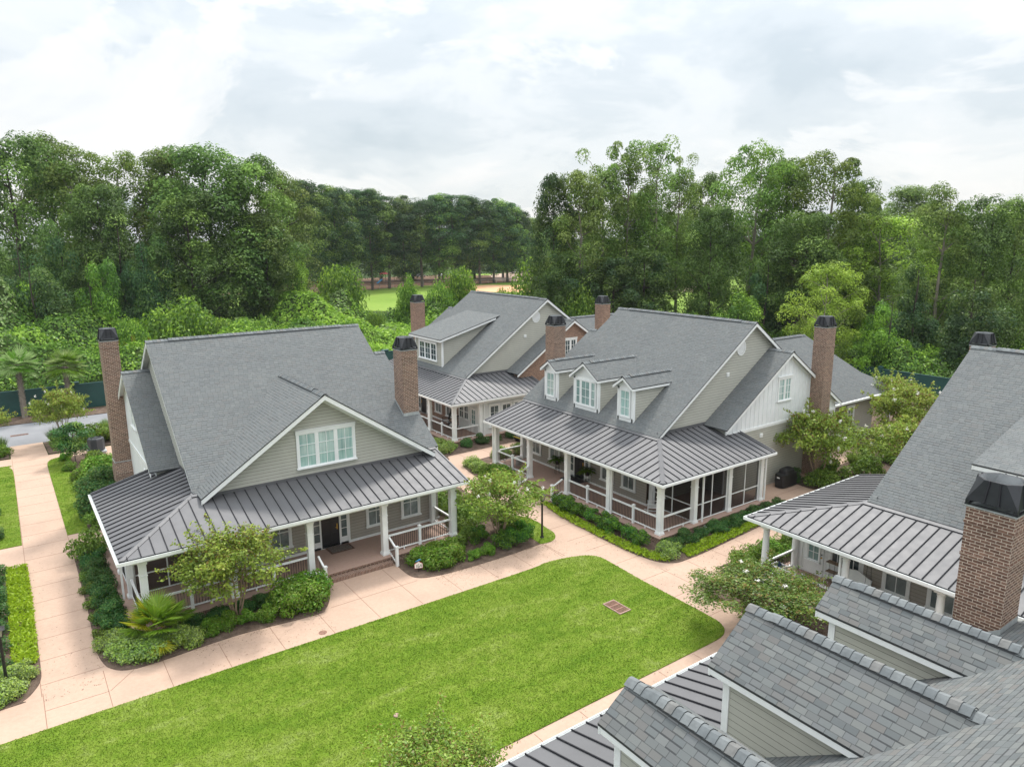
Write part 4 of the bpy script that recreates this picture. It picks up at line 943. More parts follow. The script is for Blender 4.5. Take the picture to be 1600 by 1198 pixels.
P_PINE = lambda t: .35+.65*math.sin(math.pi*(t*.8+.08))
P_SLEND = lambda t: .45+.55*abs(math.sin(2.2*math.pi*t+.6))*(1-.25*t)
P_FLAT = lambda t: .25+.75*t**.5
PROTO = {}
def proto(key, h, w, *a, **k): PROTO.setdefault(key, []).append((h, w)+tree_proto(h, w, *a, **k))
for _ in range(3): proto('broad', 28, 16, .06, 125, 256, 0.46, 'lf_dark', P_BROAD, mix=('lf_mid', .35))
for _ in range(2): proto('broadb', 29, 15, .08, 115, 256, 0.45, 'lf_mid', P_OVAL, mix=('lf_olive', .45))
for _ in range(2): proto('olive', 28, 13, .14, 95, 222, 0.41, 'lf_olive', P_OVAL, bark='barkpale', mix=('lf_mid', .3))
for _ in range(2): proto('bright', 27, 15, .14, 105, 222, 0.40, 'lf_bright', P_BROAD, bark='barkpale', mix=('lf_mid', .5), cr=(.11, .18))
for _ in range(3): proto('mid', 27, 14, .10, 110, 243, 0.43, 'lf_mid', P_OVAL, mix=('lf_dark', .4))
for _ in range(3): proto('drape', 16, 10, .0, 95, 256, 0.33, 'lf_dark', P_DRAPE, cr=(.12, .19), flat=1.1, mix=('lf_pine', .5), low=.6, lobes=5)
for _ in range(2): proto('brightdrape', 9, 7, .0, 60, 202, 0.25, 'lf_vined', P_DRAPE, cr=(.12, .2), flat=1.1, mix=('lf_vine', .45), low=.6, lobes=5)
for _ in range(3): proto('highmid', 27, 12, .19, 115, 220, .44, 'lf_mid', P_OVAL, bark='bark', mix=('lf_pine', .45), trunk=.013, wob=.02)
for _ in range(2): proto('pine', 27, 9, .36, 85, 229, 0.38, 'lf_pine', P_PINE, bark='bark', cr=(.13, .21), flat=.62, asp=.3, top=.97, trunk=.012, wob=.015)
for _ in range(2): proto('denser', 24, 11, .0, 115, 256, 0.40, 'lf_dark', P_BROAD, cr=(.13, .2), flat=1.1, mix=('lf_pine', .3), low=.6)
for _ in range(3): proto('slender', 31, 8.5, .30, 66, 202, 0.37, 'lf_olive', P_SLEND, bark='barkpale', cr=(.15, .24), flat=1.0, mix=('lf_mid', .5), trunk=.011, top=.84, wob=.03)
for _ in range(2): proto('yellow', 18, 15, .20, 100, 202, 0.35, 'lf_yellow', P_BROAD, bark='barkpale', cr=(.10, .16), flat=.62, mix=('lf_bright', .3), wob=.08)
KINDNAME = dict(pine='pine_tree', drape='vine_covered_tree', brightdrape='vine_covered_tree', slender='slender_tree')
TREES = [
('broad', 4.1, 127.9, 30.2, 14.2, 'dark broadleaf tree cut by the left edge of the picture, tallest crown there', 'trees of the left wood'),
('broadb', 9.1, 139.7, 32.4, 13.4, 'tall grey-green tree behind the left edge trees, rounded top against the sky', 'trees of the left wood'),
('olive', 11.6, 125.5, 29.6, 12.2, 'olive-tinted tree with bare slanting trunk showing, near the left edge', 'trees of the left wood'),
('bright', 16.9, 122.8, 28.4, 12.3, 'bright yellow-green crown standing out in the dark wood at left', 'trees of the left wood'),
('broad', 13.5, 117.2, 23.5, 10.6, 'mid-height dark tree below the bright yellow-green crown', 'trees of the left wood'),
('broadb', 23.8, 125.8, 29.5, 13.1, 'tree with pale upright top just left of the biggest dark tree', 'trees of the left wood'),
('broad', 29.0, 118.5, 29.7, 17.4, 'biggest dark tree of the left wood, above the left cottage chimney', 'trees of the left wood'),
('mid', 34.7, 119.0, 29.1, 14.4, 'tall tree with feathery top at the right end of the left wood', 'trees of the left wood'),
('broad', 24.1, 113.5, 22.4, 13.1, 'lower dark tree filling the gap under the biggest dark tree', 'trees of the left wood'),
('mid', 35.0, 114.8, 19.9, 10.5, 'mid-green tree low at the right end of the left wood', 'trees of the left wood'),
('broadb', 44.5, 132.8, 27.9, 12.3, 'grey-green tree in the second row, first right of the big left wood', 'trees of the left wood'),
('drape', 3.1, 112.0, 17.8, 7.6, 'vine-smothered dark tree low at the left edge above the scrub', 'trees of the left wood'),
('drape', 7.9, 113.7, 19.9, 7.4, 'tall column of dark vine standing in front of the left wood', 'trees of the left wood'),
('brightdrape', 10.2, 107.5, 15.2, 3.6, 'small bright green vine-topped spire in front of the dark left wood', 'trees of the left wood'),
('drape', 14.8, 113.0, 20.6, 7.2, 'vine-smothered tree with a peaked top below the bright crown', 'trees of the left wood'),
('drape', 17.2, 110.7, 19.1, 7.2, 'broad mass of dark vine in front of the left wood, right of the peaked one', 'trees of the left wood'),
('drape', 4.0, 105.9, 13.5, 8.1, 'low dark vine mound before the left wood near the picture edge', 'trees of the left wood'),
('brightdrape', 39.5, 115.4, 13.8, 7.2, 'light green small tree at the foot of the wood where the field begins', 'trees of the left wood'),
('highmid', 69.8, 192.7, 30.8, 16.2, 'first tree in the row beyond the green field, counted from the left', 'trees in the row beyond the field'),
('highmid', 77.5, 200.5, 30.5, 14.9, 'second tree in the row beyond the green field, counted from the left', 'trees in the row beyond the field'),
('highmid', 81.5, 198.9, 30.2, 15.0, 'third tree in the row beyond the green field, counted from the left', 'trees in the row beyond the field'),
('pine', 89.7, 206.3, 30.2, 14.0, 'fourth tree, a pine, in the row beyond the green field, counted from the left', 'trees in the row beyond the field'),
('highmid', 94.3, 204.3, 29.9, 15.8, 'fifth tree in the row beyond the green field, counted from the left', 'trees in the row beyond the field'),
('pine', 101.1, 206.6, 28.3, 13.9, 'sixth tree, a pine, in the row beyond the green field, counted from the left', 'trees in the row beyond the field'),
('highmid', 106.4, 206.2, 28.6, 15.5, 'seventh tree in the row beyond the green field, counted from the left', 'trees in the row beyond the field'),
('pine', 112.5, 206.3, 27.6, 13.8, 'eighth tree, a pine, in the row beyond the green field, counted from the left', 'trees in the row beyond the field'),
('highmid', 118.9, 206.2, 29.5, 16.0, 'ninth tree in the row beyond the green field, counted from the left', 'trees in the row beyond the field'),
('pine', 124.0, 205.5, 29.2, 14.2, 'tenth tree, a pine, in the row beyond the green field, counted from the left', 'trees in the row beyond the field'),
('highmid', 129.4, 205.7, 29.0, 15.4, 'eleventh tree in the row beyond the green field, counted from the left', 'trees in the row beyond the field'),
('pine', 134.6, 205.9, 28.3, 13.8, 'twelfth tree, a pine, in the row beyond the green field, counted from the left', 'trees in the row beyond the field'),
('highmid', 140.7, 206.7, 28.5, 15.3, 'thirteenth tree in the row beyond the green field, counted from the left', 'trees in the row beyond the field'),
('highmid', 146.9, 207.2, 27.8, 15.6, 'fourteenth tree in the row beyond the green field, counted from the left', 'trees in the row beyond the field'),
('highmid', 152.8, 207.9, 24.7, 13.2, 'fifteenth tree in the row beyond the green field, counted from the left', 'trees in the row beyond the field'),
('highmid', 92.5, 245.1, 29.9, 20.7, 'first of the darker trees peeping between those beyond the field, counted from the left', 'trees in the row beyond the field'),
('mid', 104.3, 244.7, 30.2, 21.3, 'second of the darker trees peeping between those beyond the field, counted from the left', 'trees in the row beyond the field'),
('highmid', 115.2, 242.0, 28.8, 21.6, 'third of the darker trees peeping between those beyond the field, counted from the left', 'trees in the row beyond the field'),
('mid', 127.1, 240.5, 28.3, 22.1, 'fourth of the darker trees peeping between those beyond the field, counted from the left', 'trees in the row beyond the field'),
('highmid', 138.2, 236.6, 28.4, 22.3, 'fifth of the darker trees peeping between those beyond the field, counted from the left', 'trees in the row beyond the field'),
('mid', 150.4, 233.8, 27.8, 22.7, 'sixth of the darker trees peeping between those beyond the field, counted from the left', 'trees in the row beyond the field'),
('highmid', 161.7, 231.1, 26.3, 20.2, 'seventh of the darker trees peeping between those beyond the field, counted from the left', 'trees in the row beyond the field'),
('denser', 64.3, 79.2, 24.5, 6.0, 'dense dark tree at the left end of the tall right-hand group', 'trees of the right-hand wood'),
('olive', 65.6, 75.4, 24.8, 9.0, 'olive tree hiding the trunks at the left of the tall right-hand group', 'trees of the right-hand wood'),
('slender', 70.6, 76.4, 28.0, 7.6, 'slender tall tree, first spire from the left in the right-hand group', 'trees of the right-hand wood'),
('slender', 74.3, 75.6, 28.9, 7.1, 'slender tall tree, second spire from the left in the right-hand group', 'trees of the right-hand wood'),
('slender', 77.3, 72.6, 29.2, 7.7, 'tallest slender tree with rounded top in the right-hand group', 'trees of the right-hand wood'),
('slender', 82.4, 72.9, 27.7, 6.6, 'slender tree with thin crown just right of the tallest spire', 'trees of the right-hand wood'),
('mid', 79.9, 78.5, 22.2, 12.4, 'mid-height tree filling the middle of the right-hand group', 'trees of the right-hand wood'),
('denser', 72.1, 69.3, 14.0, 9.1, 'low dark tree under the spires behind the dormered cottage', 'trees of the right-hand wood'),
('mid', 95.3, 79.3, 26.1, 9.3, 'loose-crowned tree in the gap between the two halves of the right-hand trees', 'trees of the right-hand wood'),
('broad', 81.0, 65.2, 19.9, 9.2, 'dark full tree just right of the gap showing the field', 'trees of the right-hand wood'),
('bright', 87.1, 63.9, 28.2, 11.6, 'broad light green tree, left half of the twin right-hand crowns', 'trees of the right-hand wood'),
('mid', 92.8, 62.7, 26.5, 11.8, 'leafy tree between the two broad right-hand crowns', 'trees of the right-hand wood'),
('bright', 90.7, 54.9, 26.5, 13.0, 'broad light green tree, right half of the twin right-hand crowns', 'trees of the right-hand wood'),
('broad', 84.1, 54.1, 18.8, 10.5, 'dark lower tree standing over the old shed roof', 'trees of the right-hand wood'),
('mid', 101.5, 56.2, 23.3, 8.6, 'tree on the right shoulder of the broad right-hand crowns', 'trees of the right-hand wood'),
('yellow', 98.0, 50.0, 18.7, 15.0, 'flat-topped yellow-green tree with bare limbs right of the tall crowns', 'trees of the right-hand wood'),
('broadb', 170.5, 83.9, 26.3, 17.1, 'hazy rounded tree far behind the yellow-green flat-topped one', 'trees of the right-hand wood'),
('olive', 89.5, 39.9, 21.7, 7.8, 'tall dark olive tree with ragged top near the right edge', 'trees of the right-hand wood'),
('broad', 93.0, 36.7, 20.1, 8.2, 'dark broad tree second from the right edge', 'trees of the right-hand wood'),
('broadb', 97.8, 35.2, 20.1, 7.9, 'grey-green tree cut by the right edge of the picture', 'trees of the right-hand wood'),
('yellow', 72.3, 42.8, 13.2, 8.7, 'small golden-green tree behind the tall right wing chimney', 'trees of the right-hand wood'),
('drape', 83.4, 38.9, 13.5, 7.4, 'vine-hung tree below the tall olive tree at right', 'trees of the right-hand wood'),
('drape', 80.0, 31.7, 12.8, 8.1, 'vine-hung dark mass behind the ridge of the right cottage', 'trees of the right-hand wood'),
('brightdrape', 75.2, 37.5, 10.2, 6.1, 'light green feathery shrub tree above the dark green fence at right', 'trees of the right-hand wood'),
('denser', 67.7, 70.9, 13.3, 7.9, 'low dark tree behind the chimney between two cottages', 'trees of the right-hand wood'),
('brightdrape', 73.8, 54.9, 9.6, 7.2, 'bright low tree at the foot of the broad right-hand crowns', 'trees of the right-hand wood'),
('denser', 62.9, 75.1, 14.1, 7.0, 'dark ivy-clad lower tree at the left foot of the right-hand group', 'trees of the right-hand wood'),
('drape', 80.3, 56.2, 13.7, 7.6, 'dark vine-clad tree left of the old shed', 'trees of the right-hand wood'),
('broad', 104.5, 59.1, 15.5, 13.4, 'dark tree in shade behind the golden-green small tree', 'trees of the right-hand wood'),
('mid', 109.6, 48.9, 17.2, 12.7, 'tree filling the second row behind the tall olive tree', 'trees of the right-hand wood'),
('mid', 112.1, 42.9, 15.4, 12.3, 'tree filling the second row near the right edge', 'trees of the right-hand wood'),
('mid', 130.3, 151.7, 22.3, 22.4, 'first of the shaded back trees seen between the right-hand trunks, counted from the left', 'back trees at right'),
('mid', 172.0, 152.7, 22.9, 23.0, 'second of the shaded back trees seen between the right-hand trunks, counted from the left', 'back trees at right'),
('mid', 178.2, 145.4, 20.0, 22.7, 'third of the shaded back trees seen between the right-hand trunks, counted from the left', 'back trees at right'),
('broad', 158.3, 85.6, 20.8, 19.9, 'sixth of the shaded back trees seen between the right-hand trunks, counted from the left', 'back trees at right'),
('broad', 165.6, 70.5, 20.4, 18.9, 'seventh of the shaded back trees seen between the right-hand trunks, counted from the left', 'back trees at right'),
('broad', 168.5, 63.3, 20.2, 18.4, 'eighth of the shaded back trees seen between the right-hand trunks, counted from the left', 'back trees at right'),
('broad', 161.7, 117.7, 20.2, 23.3, 'fourth of the shaded back trees seen between the right-hand trunks, counted from the left', 'back trees at right'),
('broad', 169.4, 106.3, 20.0, 22.7, 'fifth of the shaded back trees seen between the right-hand trunks, counted from the left', 'back trees at right'),
('broadb', 200.0, 262.5, 23.8, 20.3, 'second of the hazy far trees in the notch of the skyline, counted from the left', 'far hazy trees'),
('broadb', 212.1, 265.7, 22.5, 20.9, 'fifth of the hazy far trees in the notch of the skyline, counted from the left', 'far hazy trees'),
('broadb', 214.0, 289.5, 20.9, 22.1, 'first of the hazy far trees in the notch of the skyline, counted from the left', 'far hazy trees'),
('broadb', 184.5, 236.5, 17.5, 18.4, 'fourth of the hazy far trees in the notch of the skyline, counted from the left', 'far hazy trees'),
('mid', 176.6, 230.0, 11.7, 13.6, 'third of the hazy far trees in the notch of the skyline, counted from the left', 'far hazy trees'),
]
_cnt = {}
for kind, x, y, h, w, label, grp in TREES:
    i = _cnt.get(kind, 0); _cnt[kind] = i+1
    ph, pw, crown, trunk = PROTO[kind][i % len(PROTO[kind])]
    r = empty(KINDNAME.get(kind, 'broadleaf_tree'), (x, y, -.06), label, 'tree', grp)
    r.rotation_euler[2] = RNG.random()*6.28; sz = h/ph; sx = min(max(w/pw, sz*.62), sz*1.5); r.scale = (sx, sx, sz)
    mesh_obj('trunk', trunk, r); mesh_obj('crown', crown, r)

# ------------------------------------------------------------------ vine scrub beyond the fences
def hills(x, y, seeds, base):
    z = np.full_like(x, base)
    for cx, cy, r, h in seeds: z += h*np.exp(-((x-cx)**2+(y-cy)**2)/(r*r))
    return z
def scrub(name, inside, bx, n, seeds, base, mats, leaf):
    x0, x1, y0, y1 = bx; st = 1.0
    xs, ys = np.arange(x0, x1+st, st), np.arange(y0, y1+st, st)
    gx, gy = np.meshgrid(xs, ys); gz = hills(gx, gy, seeds, base)-.35+RNG.normal(size=gx.shape)*.12
    m = inside(gx, gy); gz = np.where(m, gz, -.5)
    mb_v = [(float(a), float(b), float(c)) for a, b, c in zip(gx.ravel(), gy.ravel(), gz.ravel())]
    nx = len(xs); fc = []
    for jj in range(len(ys)-1):
        for ii in range(nx-1):
            if m[jj, ii] or m[jj+1, ii+1] or m[jj, ii+1] or m[jj+1, ii]: q = jj*nx+ii; fc.append((q, q+1, q+nx+1, q+nx))
    x = RNG.uniform(x0, x1, n*2); y = RNG.uniform(y0, y1, n*2)
    d = np.hypot(x, y); keep = inside(x, y) & (RNG.random(n*2) < np.clip(95/d, .25, 1)**1.5)
    x, y, d = x[keep], y[keep], d[keep]
    e = .3; z = hills(x, y, seeds, base)
    nx_, ny_ = -(hills(x+e, y, seeds, base)-z)/e, -(hills(x, y+e, seeds, base)-z)/e
    Nn = np.stack([nx_, ny_, np.ones_like(x)], 1)
    P = np.stack([x, y, z+RNG.normal(size=len(x))*.22-.05], 1)
    # sprigs: leaves gather in tufts that stick out of the surface
    g = np.sin(x*1.7+np.sin(y*1.3)*2)*np.sin(y*1.9+np.sin(x*1.1)*2); P[:, 2] += .28*g
    rnd = np.clip(.5+.22*g+RNG.normal(size=len(x))*.22, 0, 1)
    mi = ((np.sin(x*.23+1)+np.sin(y*.31+x*.11)+RNG.normal(size=len(x))*.5) > .5).astype(int)
    mi = np.where((np.sin(x*.41+2)+np.sin(y*.37-x*.2)+RNG.normal(size=len(x))*.35) > 1.25, 2, mi)
    me = leaf_mesh(name, P, Nn+RNG.normal(size=P.shape)*.55, leaf*np.clip(d/95, .8, 1.5)*RNG.uniform(.6, 1.25, len(x)), .6, mats, rnd, mi)
    o = mesh_obj(name, me); tag(o, 'tangled bright green vine scrub rolling between the green fence and the woods', 'scrub', kind='stuff')
    b = bpy.data.meshes.new('scrub_ground'); b.from_pydata(mb_v, [], fc); b.materials.append(M['earth']); b.polygons.foreach_set('use_smooth', [True]*len(fc))
    mesh_obj('undergrowth_floor', b, o)
    return o
SEED = [(RNG.uniform(-25, 75), RNG.uniform(82, 125), RNG.uniform(1.6, 4.2), RNG.uniform(.5, 2.8)) for _ in range(150)]
SEED += [(-2, 104, 8, 2.4), (3, 112, 9, 3), (22, 108, 7, 2), (12, 86, 5, 1), (37, 100, 6, 1.5)]
azl = lambda x, y: np.arctan2(y, x)
in1 = lambda x, y: (y > 79.6+.4*np.sin(x)) & ((np.hypot(x, y) < 124) | (azl(x, y) > 1.18)) & (np.hypot(x, y) < 138) & (x < 76)
scrub('undergrowth', in1, (-28, 76, 79, 136), 150000, SEED, 1.7, ['lf_vine', 'lf_vined', 'lf_silver'], .40)
SEED2 = [(RNG.uniform(75, 105), RNG.uniform(-8, 80), RNG.uniform(1.6, 4), RNG.uniform(.5, 2.2)) for _ in range(90)]
in2 = lambda x, y: (x > 74.2+.4*np.sin(y)) & (np.hypot(x, y) < 108)
scrub('undergrowth', in2, (74, 108, -8, 78), 80000, SEED2, 1.5, ['lf_vined', 'lf_vine', 'lf_silver'], .36)
tag(bpy.data.objects['undergrowth.001'], 'feathery green scrub behind the dark green fence at right', 'scrub')
# ------------------------------------------------------------------ garden plants
def shrub_mesh(name, r, h, k, n, leaf, mats, mixp=.3, asp=.55, spread=.8, up=.35, flat=.8, low=.5, jit=.55, z0=0):
    a = RNG.random(k)*2*np.pi; q = np.sqrt(RNG.random(k))*spread*r
    rc = r*RNG.uniform(.34, .52, k); zt = h*(1-.35*(q/r)**2)
    C = np.stack([np.cos(a)*q, np.sin(a)*q, np.maximum(rc*.5, z0+RNG.uniform(.35, 1, k)*zt-rc*flat)], 1)
    P, Nn, rnd = clumps(C, np.stack([rc, rc, rc*flat], 1), n, up, low=low, jit=jit)
    P[:, 2] = np.maximum(P[:, 2], .02)
    mats = [mats] if isinstance(mats, str) else mats
    mi = (RNG.random(len(P)) < mixp).astype(int) if len(mats) > 1 else None
    return leaf_mesh(name, P, Nn, leaf*RNG.uniform(.6, 1.25, len(P)), asp, mats, rnd, mi)
SH = {
 'boxwood': [shrub_mesh('boxwood_shrub', .46, .85, 13, 190, .075, ['lf_boxd', 'lf_box'], .6) for _ in range(3)],
 'greenbox': [shrub_mesh('round_shrub', .55, .8, 14, 200, .085, ['lf_box', 'lf_bright'], .35) for _ in range(3)],
 'bright': [shrub_mesh('broad_shrub', .95, 1.25, 22, 190, .13, ['lf_bright', 'lf_box'], .4) for _ in range(3)],
 'dark': [shrub_mesh('evergreen_shrub', .8, 1.35, 22, 200, .11, ['lf_boxd', 'lf_dark'], .3) for _ in range(3)],
 'pale': [shrub_mesh('variegated_shrub', .75, .85, 22, 190, .10, ['lf_pale', 'lf_silver'], .45, up=.6) for _ in range(3)],
 'loose': [shrub_mesh('loose_shrub', .8, 1.0, 18, 110, .13, ['lf_mid', 'lf_bright'], .5, jit=.8) for _ in range(3)],
 'holly': [shrub_mesh('tall_evergreen_shrub', 1.25, 2.3, 40, 200, .15, ['lf_boxd', 'lf_dark'], .4) for _ in range(2)],
}
_sc = {}; GROW = dict(bright=1.15, dark=1.0, pale=1.1, loose=1.25, greenbox=1.1, boxwood=1.2)
def shrub(kind, x, y, label, s=1.0, grp='garden shrubs', cat='shrub', zs=1.0):
    i = _sc.get(kind, 0); _sc[kind] = i+1; me = SH[kind][i % len(SH[kind])]
    o = mesh_obj(me.name.split('.')[0], me); o.location = (x, y, .02); o.rotation_euler[2] = RNG.random()*6.28; s *= GROW.get(kind, 1); o.scale = (s, s, s*zs)
    return tag(o, label, cat, grp)
ORD = 'first second third fourth fifth sixth seventh eighth ninth tenth eleventh twelfth'.split()
# dormered cottage
for i, y in enumerate((31.6, 30.65, 29.7, 28.7, 27.75, 26.75, 25.8, 24.85)):
    shrub('boxwood', 26.1+.06*math.sin(i*2.1), y, '%s dark round boxwood from the steps along the dormered cottage porch' % ORD[i], .95+.1*math.sin(i*1.7))
for i, x in enumerate((27.2, 28.4, 29.6, 30.8, 32.0, 33.2, 34.4, 35.6, 36.6)):
    shrub('dark', x, 23.65, '%s dark evergreen shrub from the corner along the screened porch' % ORD[i], .68+.08*math.sin(i*2.3), zs=.75)
shrub('pale', 26.35, 23.1, 'pale variegated shrub alone at the corner of the dormered cottage', .85)
for i, (x, y, s) in enumerate(((26.1, 41.2, .9), (25.9, 40.2, .8))): shrub('pale', x, y, '%s pale variegated shrub on the bed tip beyond the crape myrtle by the porch' % ORD[i], s)
for i, (x, y) in enumerate(((26.2, 39.0), (26.3, 38.0), (26.2, 37.0), (25.7, 38.3))): shrub(('greenbox', 'bright')[i % 2], x, y, '%s green shrub left of the dormered cottage steps, counted from the pale ones' % ORD[i], .8)
for i, x in enumerate((29.0, 30.6, 32.2, 33.8)): shrub('loose', x, 41.9, '%s loose green shrub beside the far railing of the dormered cottage' % ORD[i], .7)
# farthest cottage
for i, (x, y, s) in enumerate(((26.3, 45.5, .95), (26.9, 46.0, .8), (26.6, 47.2, .8))): shrub('pale', x, y, '%s pale green shrub at the porch corner of the farthest cottage' % ORD[i], s)
for i, x in enumerate((28.4, 29.8, 31.2, 32.6, 34.0, 35.4, 36.8)): shrub('dark', x, 45.6, '%s dark shrub from the corner under the white railing of the farthest cottage' % ORD[i], .6+.1*math.sin(i*2))
for i, y in enumerate((48.6, 50.2, 51.8)): shrub('greenbox', 26.5, y, '%s green shrub along the farthest cottage porch behind the brick chimney' % ORD[i], .9)
# front-gabled cottage, left part of its bed
for i, (x, y, s) in enumerate(((2.15, 30.5, .8), (2.5, 29.4, .95), (3.3, 28.95, .95), (4.2, 29.2, .9), (3.1, 29.9, .9), (4.75, 29.0, .7))):
    shrub('pale', x, y, '%s variegated shrub in the mass around the fan palm, counted from the walk' % ORD[i], s)
for i, (x, y, s) in enumerate(((5.6, 29.25, .8), (6.35, 29.3, .8), (7.1, 29.15, .72), (7.85, 29.0, .78))):
    shrub('greenbox', x, y, '%s clipped green shrub right of the fan palm beside the path' % ORD[i], s)
for i, (x, y, s) in enumerate(((8.7, 29.1, .8), (9.5, 29.2, .9), (10.1, 29.9, .85), (9.1, 30.0, .8))):
    shrub('bright', x, y, '%s big bright green shrub left of the front-gabled cottage steps' % ORD[i], s)
for i, x in enumerate((5.2, 6.2, 7.2, 8.1)): shrub('dark', x, 30.25, '%s dark shrub against the brick base behind the small crape myrtle' % ORD[i], .6, zs=.8)
for i, y in enumerate((31.6, 32.9, 34.2, 35.5, 36.8, 38.1, 39.3)): shrub('dark', 2.42, y, '%s dark shrub of the hedge beside the left walk, counted from the palm' % ORD[i], .75, zs=1.0)
for i, y in enumerate((31.5, 33.0, 34.6, 36.2, 37.7)): shrub('loose', 1.98, y, '%s light green low shrub edging the hedge beside the left walk' % ORD[i], .42)
shrub('loose', 2.4, 40.3, 'reddish-tipped upright shrub at the far end of the hedge by the left walk', .9, zs=1.5)
# right part of its bed
for i, (x, y, s) in enumerate(((15.85, 29.75, .7), (16.3, 29.0, .72), (17.0, 29.35, .78), (16.5, 30.1, .66))): shrub('bright', x, y, '%s bright green shrub beside the house number sign' % ORD[i], s)
for i, (x, y, s) in enumerate(((18.15, 28.6, .7), (19.0, 28.75, .7))): shrub('greenbox', x, y, '%s small round shrub between the number sign and the crape myrtle' % ORD[i], s)
for i, (x, y, s) in enumerate(((19.95, 28.75, .95), (20.9, 28.75, .95), (21.6, 29.3, .9), (19.6, 30.2, .9))): shrub('boxwood', x, y, '%s dark box shrub under the crape myrtle beside the lamp' % ORD[i], s*1.15)
for i, (x, y, s) in enumerate(((18.9, 30.6, .7), (19.3, 31.9, .8), (17.8, 30.2, .6), (20.2, 33.0, .9), (20.6, 35.2, 1.0), (21.7, 33.6, .9), (20.2, 37.5, 1.1))): shrub('loose', x, y, '%s loose green shrub right of the front-gabled porch, counted from the corner post' % ORD[i], s)
shrub('loose', 21.6, 30.6, 'pale green leafy shrub at the foot of the crape myrtle by the grass wedge', .9)
# left of the house, behind
for i, (x, y) in enumerate(((3.7, 46.6), (4.1, 49.4))): shrub('holly', x, y, '%s big dark evergreen left of the porch roof beside the grass strip' % ORD[i], 1.0)
for i, (x, y, s) in enumerate(((3.9, 52.2, 1.1), (4.5, 54.4, 1.2), (4.6, 56.8, 1.1), (3.5, 54.6, .7))): shrub(('loose', 'bright')[i % 2], x, y, '%s green shrub of the bed below the left brick chimney' % ORD[i], s)
for i, (x, y) in enumerate(((2.9, 57.5), (2.9, 60.4))): shrub('greenbox', x, y, '%s low green shrub under the small dark tree by the left lawn' % ORD[i], .8)
shrub('loose', 3.3, 44.9, 'strappy green clump beneath the corner of the left porch roof', .8)
for i, (x, y, s) in enumerate(((3.2, 64.8, .8), (5.3, 64.4, 1.2), (7.0, 65.0, 1.2), (-1.1, 64.6, .7))): shrub('bright', x, y, '%s bright shrub in the beds along the road' % ORD[i], s)
# left edge bed
for i, y in enumerate((31.0, 32.6, 34.2, 35.8, 37.4, 39.0, 40.4)): shrub('dark', -1.75, y, '%s dark shrub of the hedge at the left edge, counted from the lamp' % ORD[i], .72)
for i, (x, y, s) in enumerate(((-.85, 30.2, .7), (-1.15, 29.2, .75), (-1.9, 29.0, .8), (-1.7, 30.1, .8))): shrub('pale', x, y, '%s pale variegated shrub round the foot of the left lamp' % ORD[i], s)
for i, (x, y) in enumerate(((-1.6, 46.0), (-1.8, 48.0), (-1.7, 50.2))): shrub('dark', x, y, '%s dark shrub on the grass at the left edge' % ORD[i], .6)
# right-hand cottage
for i, x in enumerate((27.9, 29.2, 30.5, 31.8, 33.1, 34.4)): shrub('bright', x, 19.9, '%s light green shrub of the hedge left of the round porch column' % ORD[i], .7)
for i, (x, y) in enumerate(((41.9, 24.3), (44.5, 24.9), (46.4, 23.6), (48.5, 25.1), (50.6, 24.0))): shrub('loose', x, y, '%s loose green shrub in the bed behind the covered grill' % ORD[i], 1.0)
shrub('dark', 41.2, 26.0, 'dark shrub showing behind the covered grill', .8)

def inside_poly(pts, x, y):
    r = np.zeros(len(x), bool); n = len(pts)
    for i in range(n):
        (x1, y1), (x2, y2) = pts[i], pts[(i+1) % n]
        c = ((y1 > y) != (y2 > y)); 
        if y1 != y2: r ^= c & (x < (x2-x1)*(y-y1)/(y2-y1)+x1)
    return r
def cover(name, pts, dens, h, leaf, mats, label, cat, asp=.34, lean=1.7, z0=.03, clip=(-4, 60)):
    xs, ys = [p[0] for p in pts], [p[1] for p in pts]
    x0, x1, y0, y1 = max(min(xs), clip[0]), min(max(xs), clip[1]), min(ys), max(ys)
    n = int((x1-x0)*(y1-y0)*dens); x, y = RNG.uniform(x0, x1, n), RNG.uniform(y0, y1, n); k = inside_poly(pts, x, y); x, y = x[k], y[k]; n = len(x)
    g = .5+.25*np.sin(x*3.1+np.sin(y*2.3))+.25*np.sin(y*3.7+np.sin(x*1.9)*2)
    T = unit(np.stack([RNG.normal(size=n)*lean, RNG.normal(size=n)*lean, np.ones(n)], 1))
    Nn = np.cross(T, RNG.normal(size=(n, 3)))
    L_ = leaf*RNG.uniform(.6, 1.3, n)
    P = np.stack([x, y, z0+h*(.25+.75*RNG.random(n))*(.65+.35*g)], 1)
    rnd = np.clip(.3*g+.7*RNG.random(n)+.02, 0, 1)
    o = mesh_obj(name, leaf_mesh(name, P, Nn, L_, asp, mats, rnd, None, T)); return tag(o, label, cat, kind='stuff')
cover('groundcover', spline([(25.55, 32.6, K), (25.1, 30.4), (25.0, 28), (24.95, 25.4), (25.05, 23.9), (25.35, 22.95), (25.9, 22.6), (26.0, 23.6), (25.75, 24.6), (25.75, 28), (25.9, 32.6, K)]), 420, .16, .17, 'lf_lime', 'lime green ground cover strip below the boxwoods of the dormered cottage', 'ground cover')
cover('groundcover', [(26.9, 22.28), (28.1, 22.28), (30.2, 22.42), (36.6, 22.95), (37, 23.3), (27.2, 23.3)], 420, .16, .17, 'lf_lime', 'lime green ground cover strip along the screened porch path', 'ground cover')
cover('groundcover', [(-1.15, 31.0), (-.3, 30.9), (-.24, 36), (-.28, 41.3), (-1.15, 41.3)], 420, .2, .2, 'lf_lime', 'lime green ground cover between the left walk and the dark hedge', 'ground cover')
cover('groundcover', [(27.2, 20.3), (30, 20.75), (36, 20.85), (36, 20.3), (27.2, 19.9)], 300, .2, .17, 'lf_lime', 'light green ground cover edging the path beside the round-columned cottage', 'ground cover')
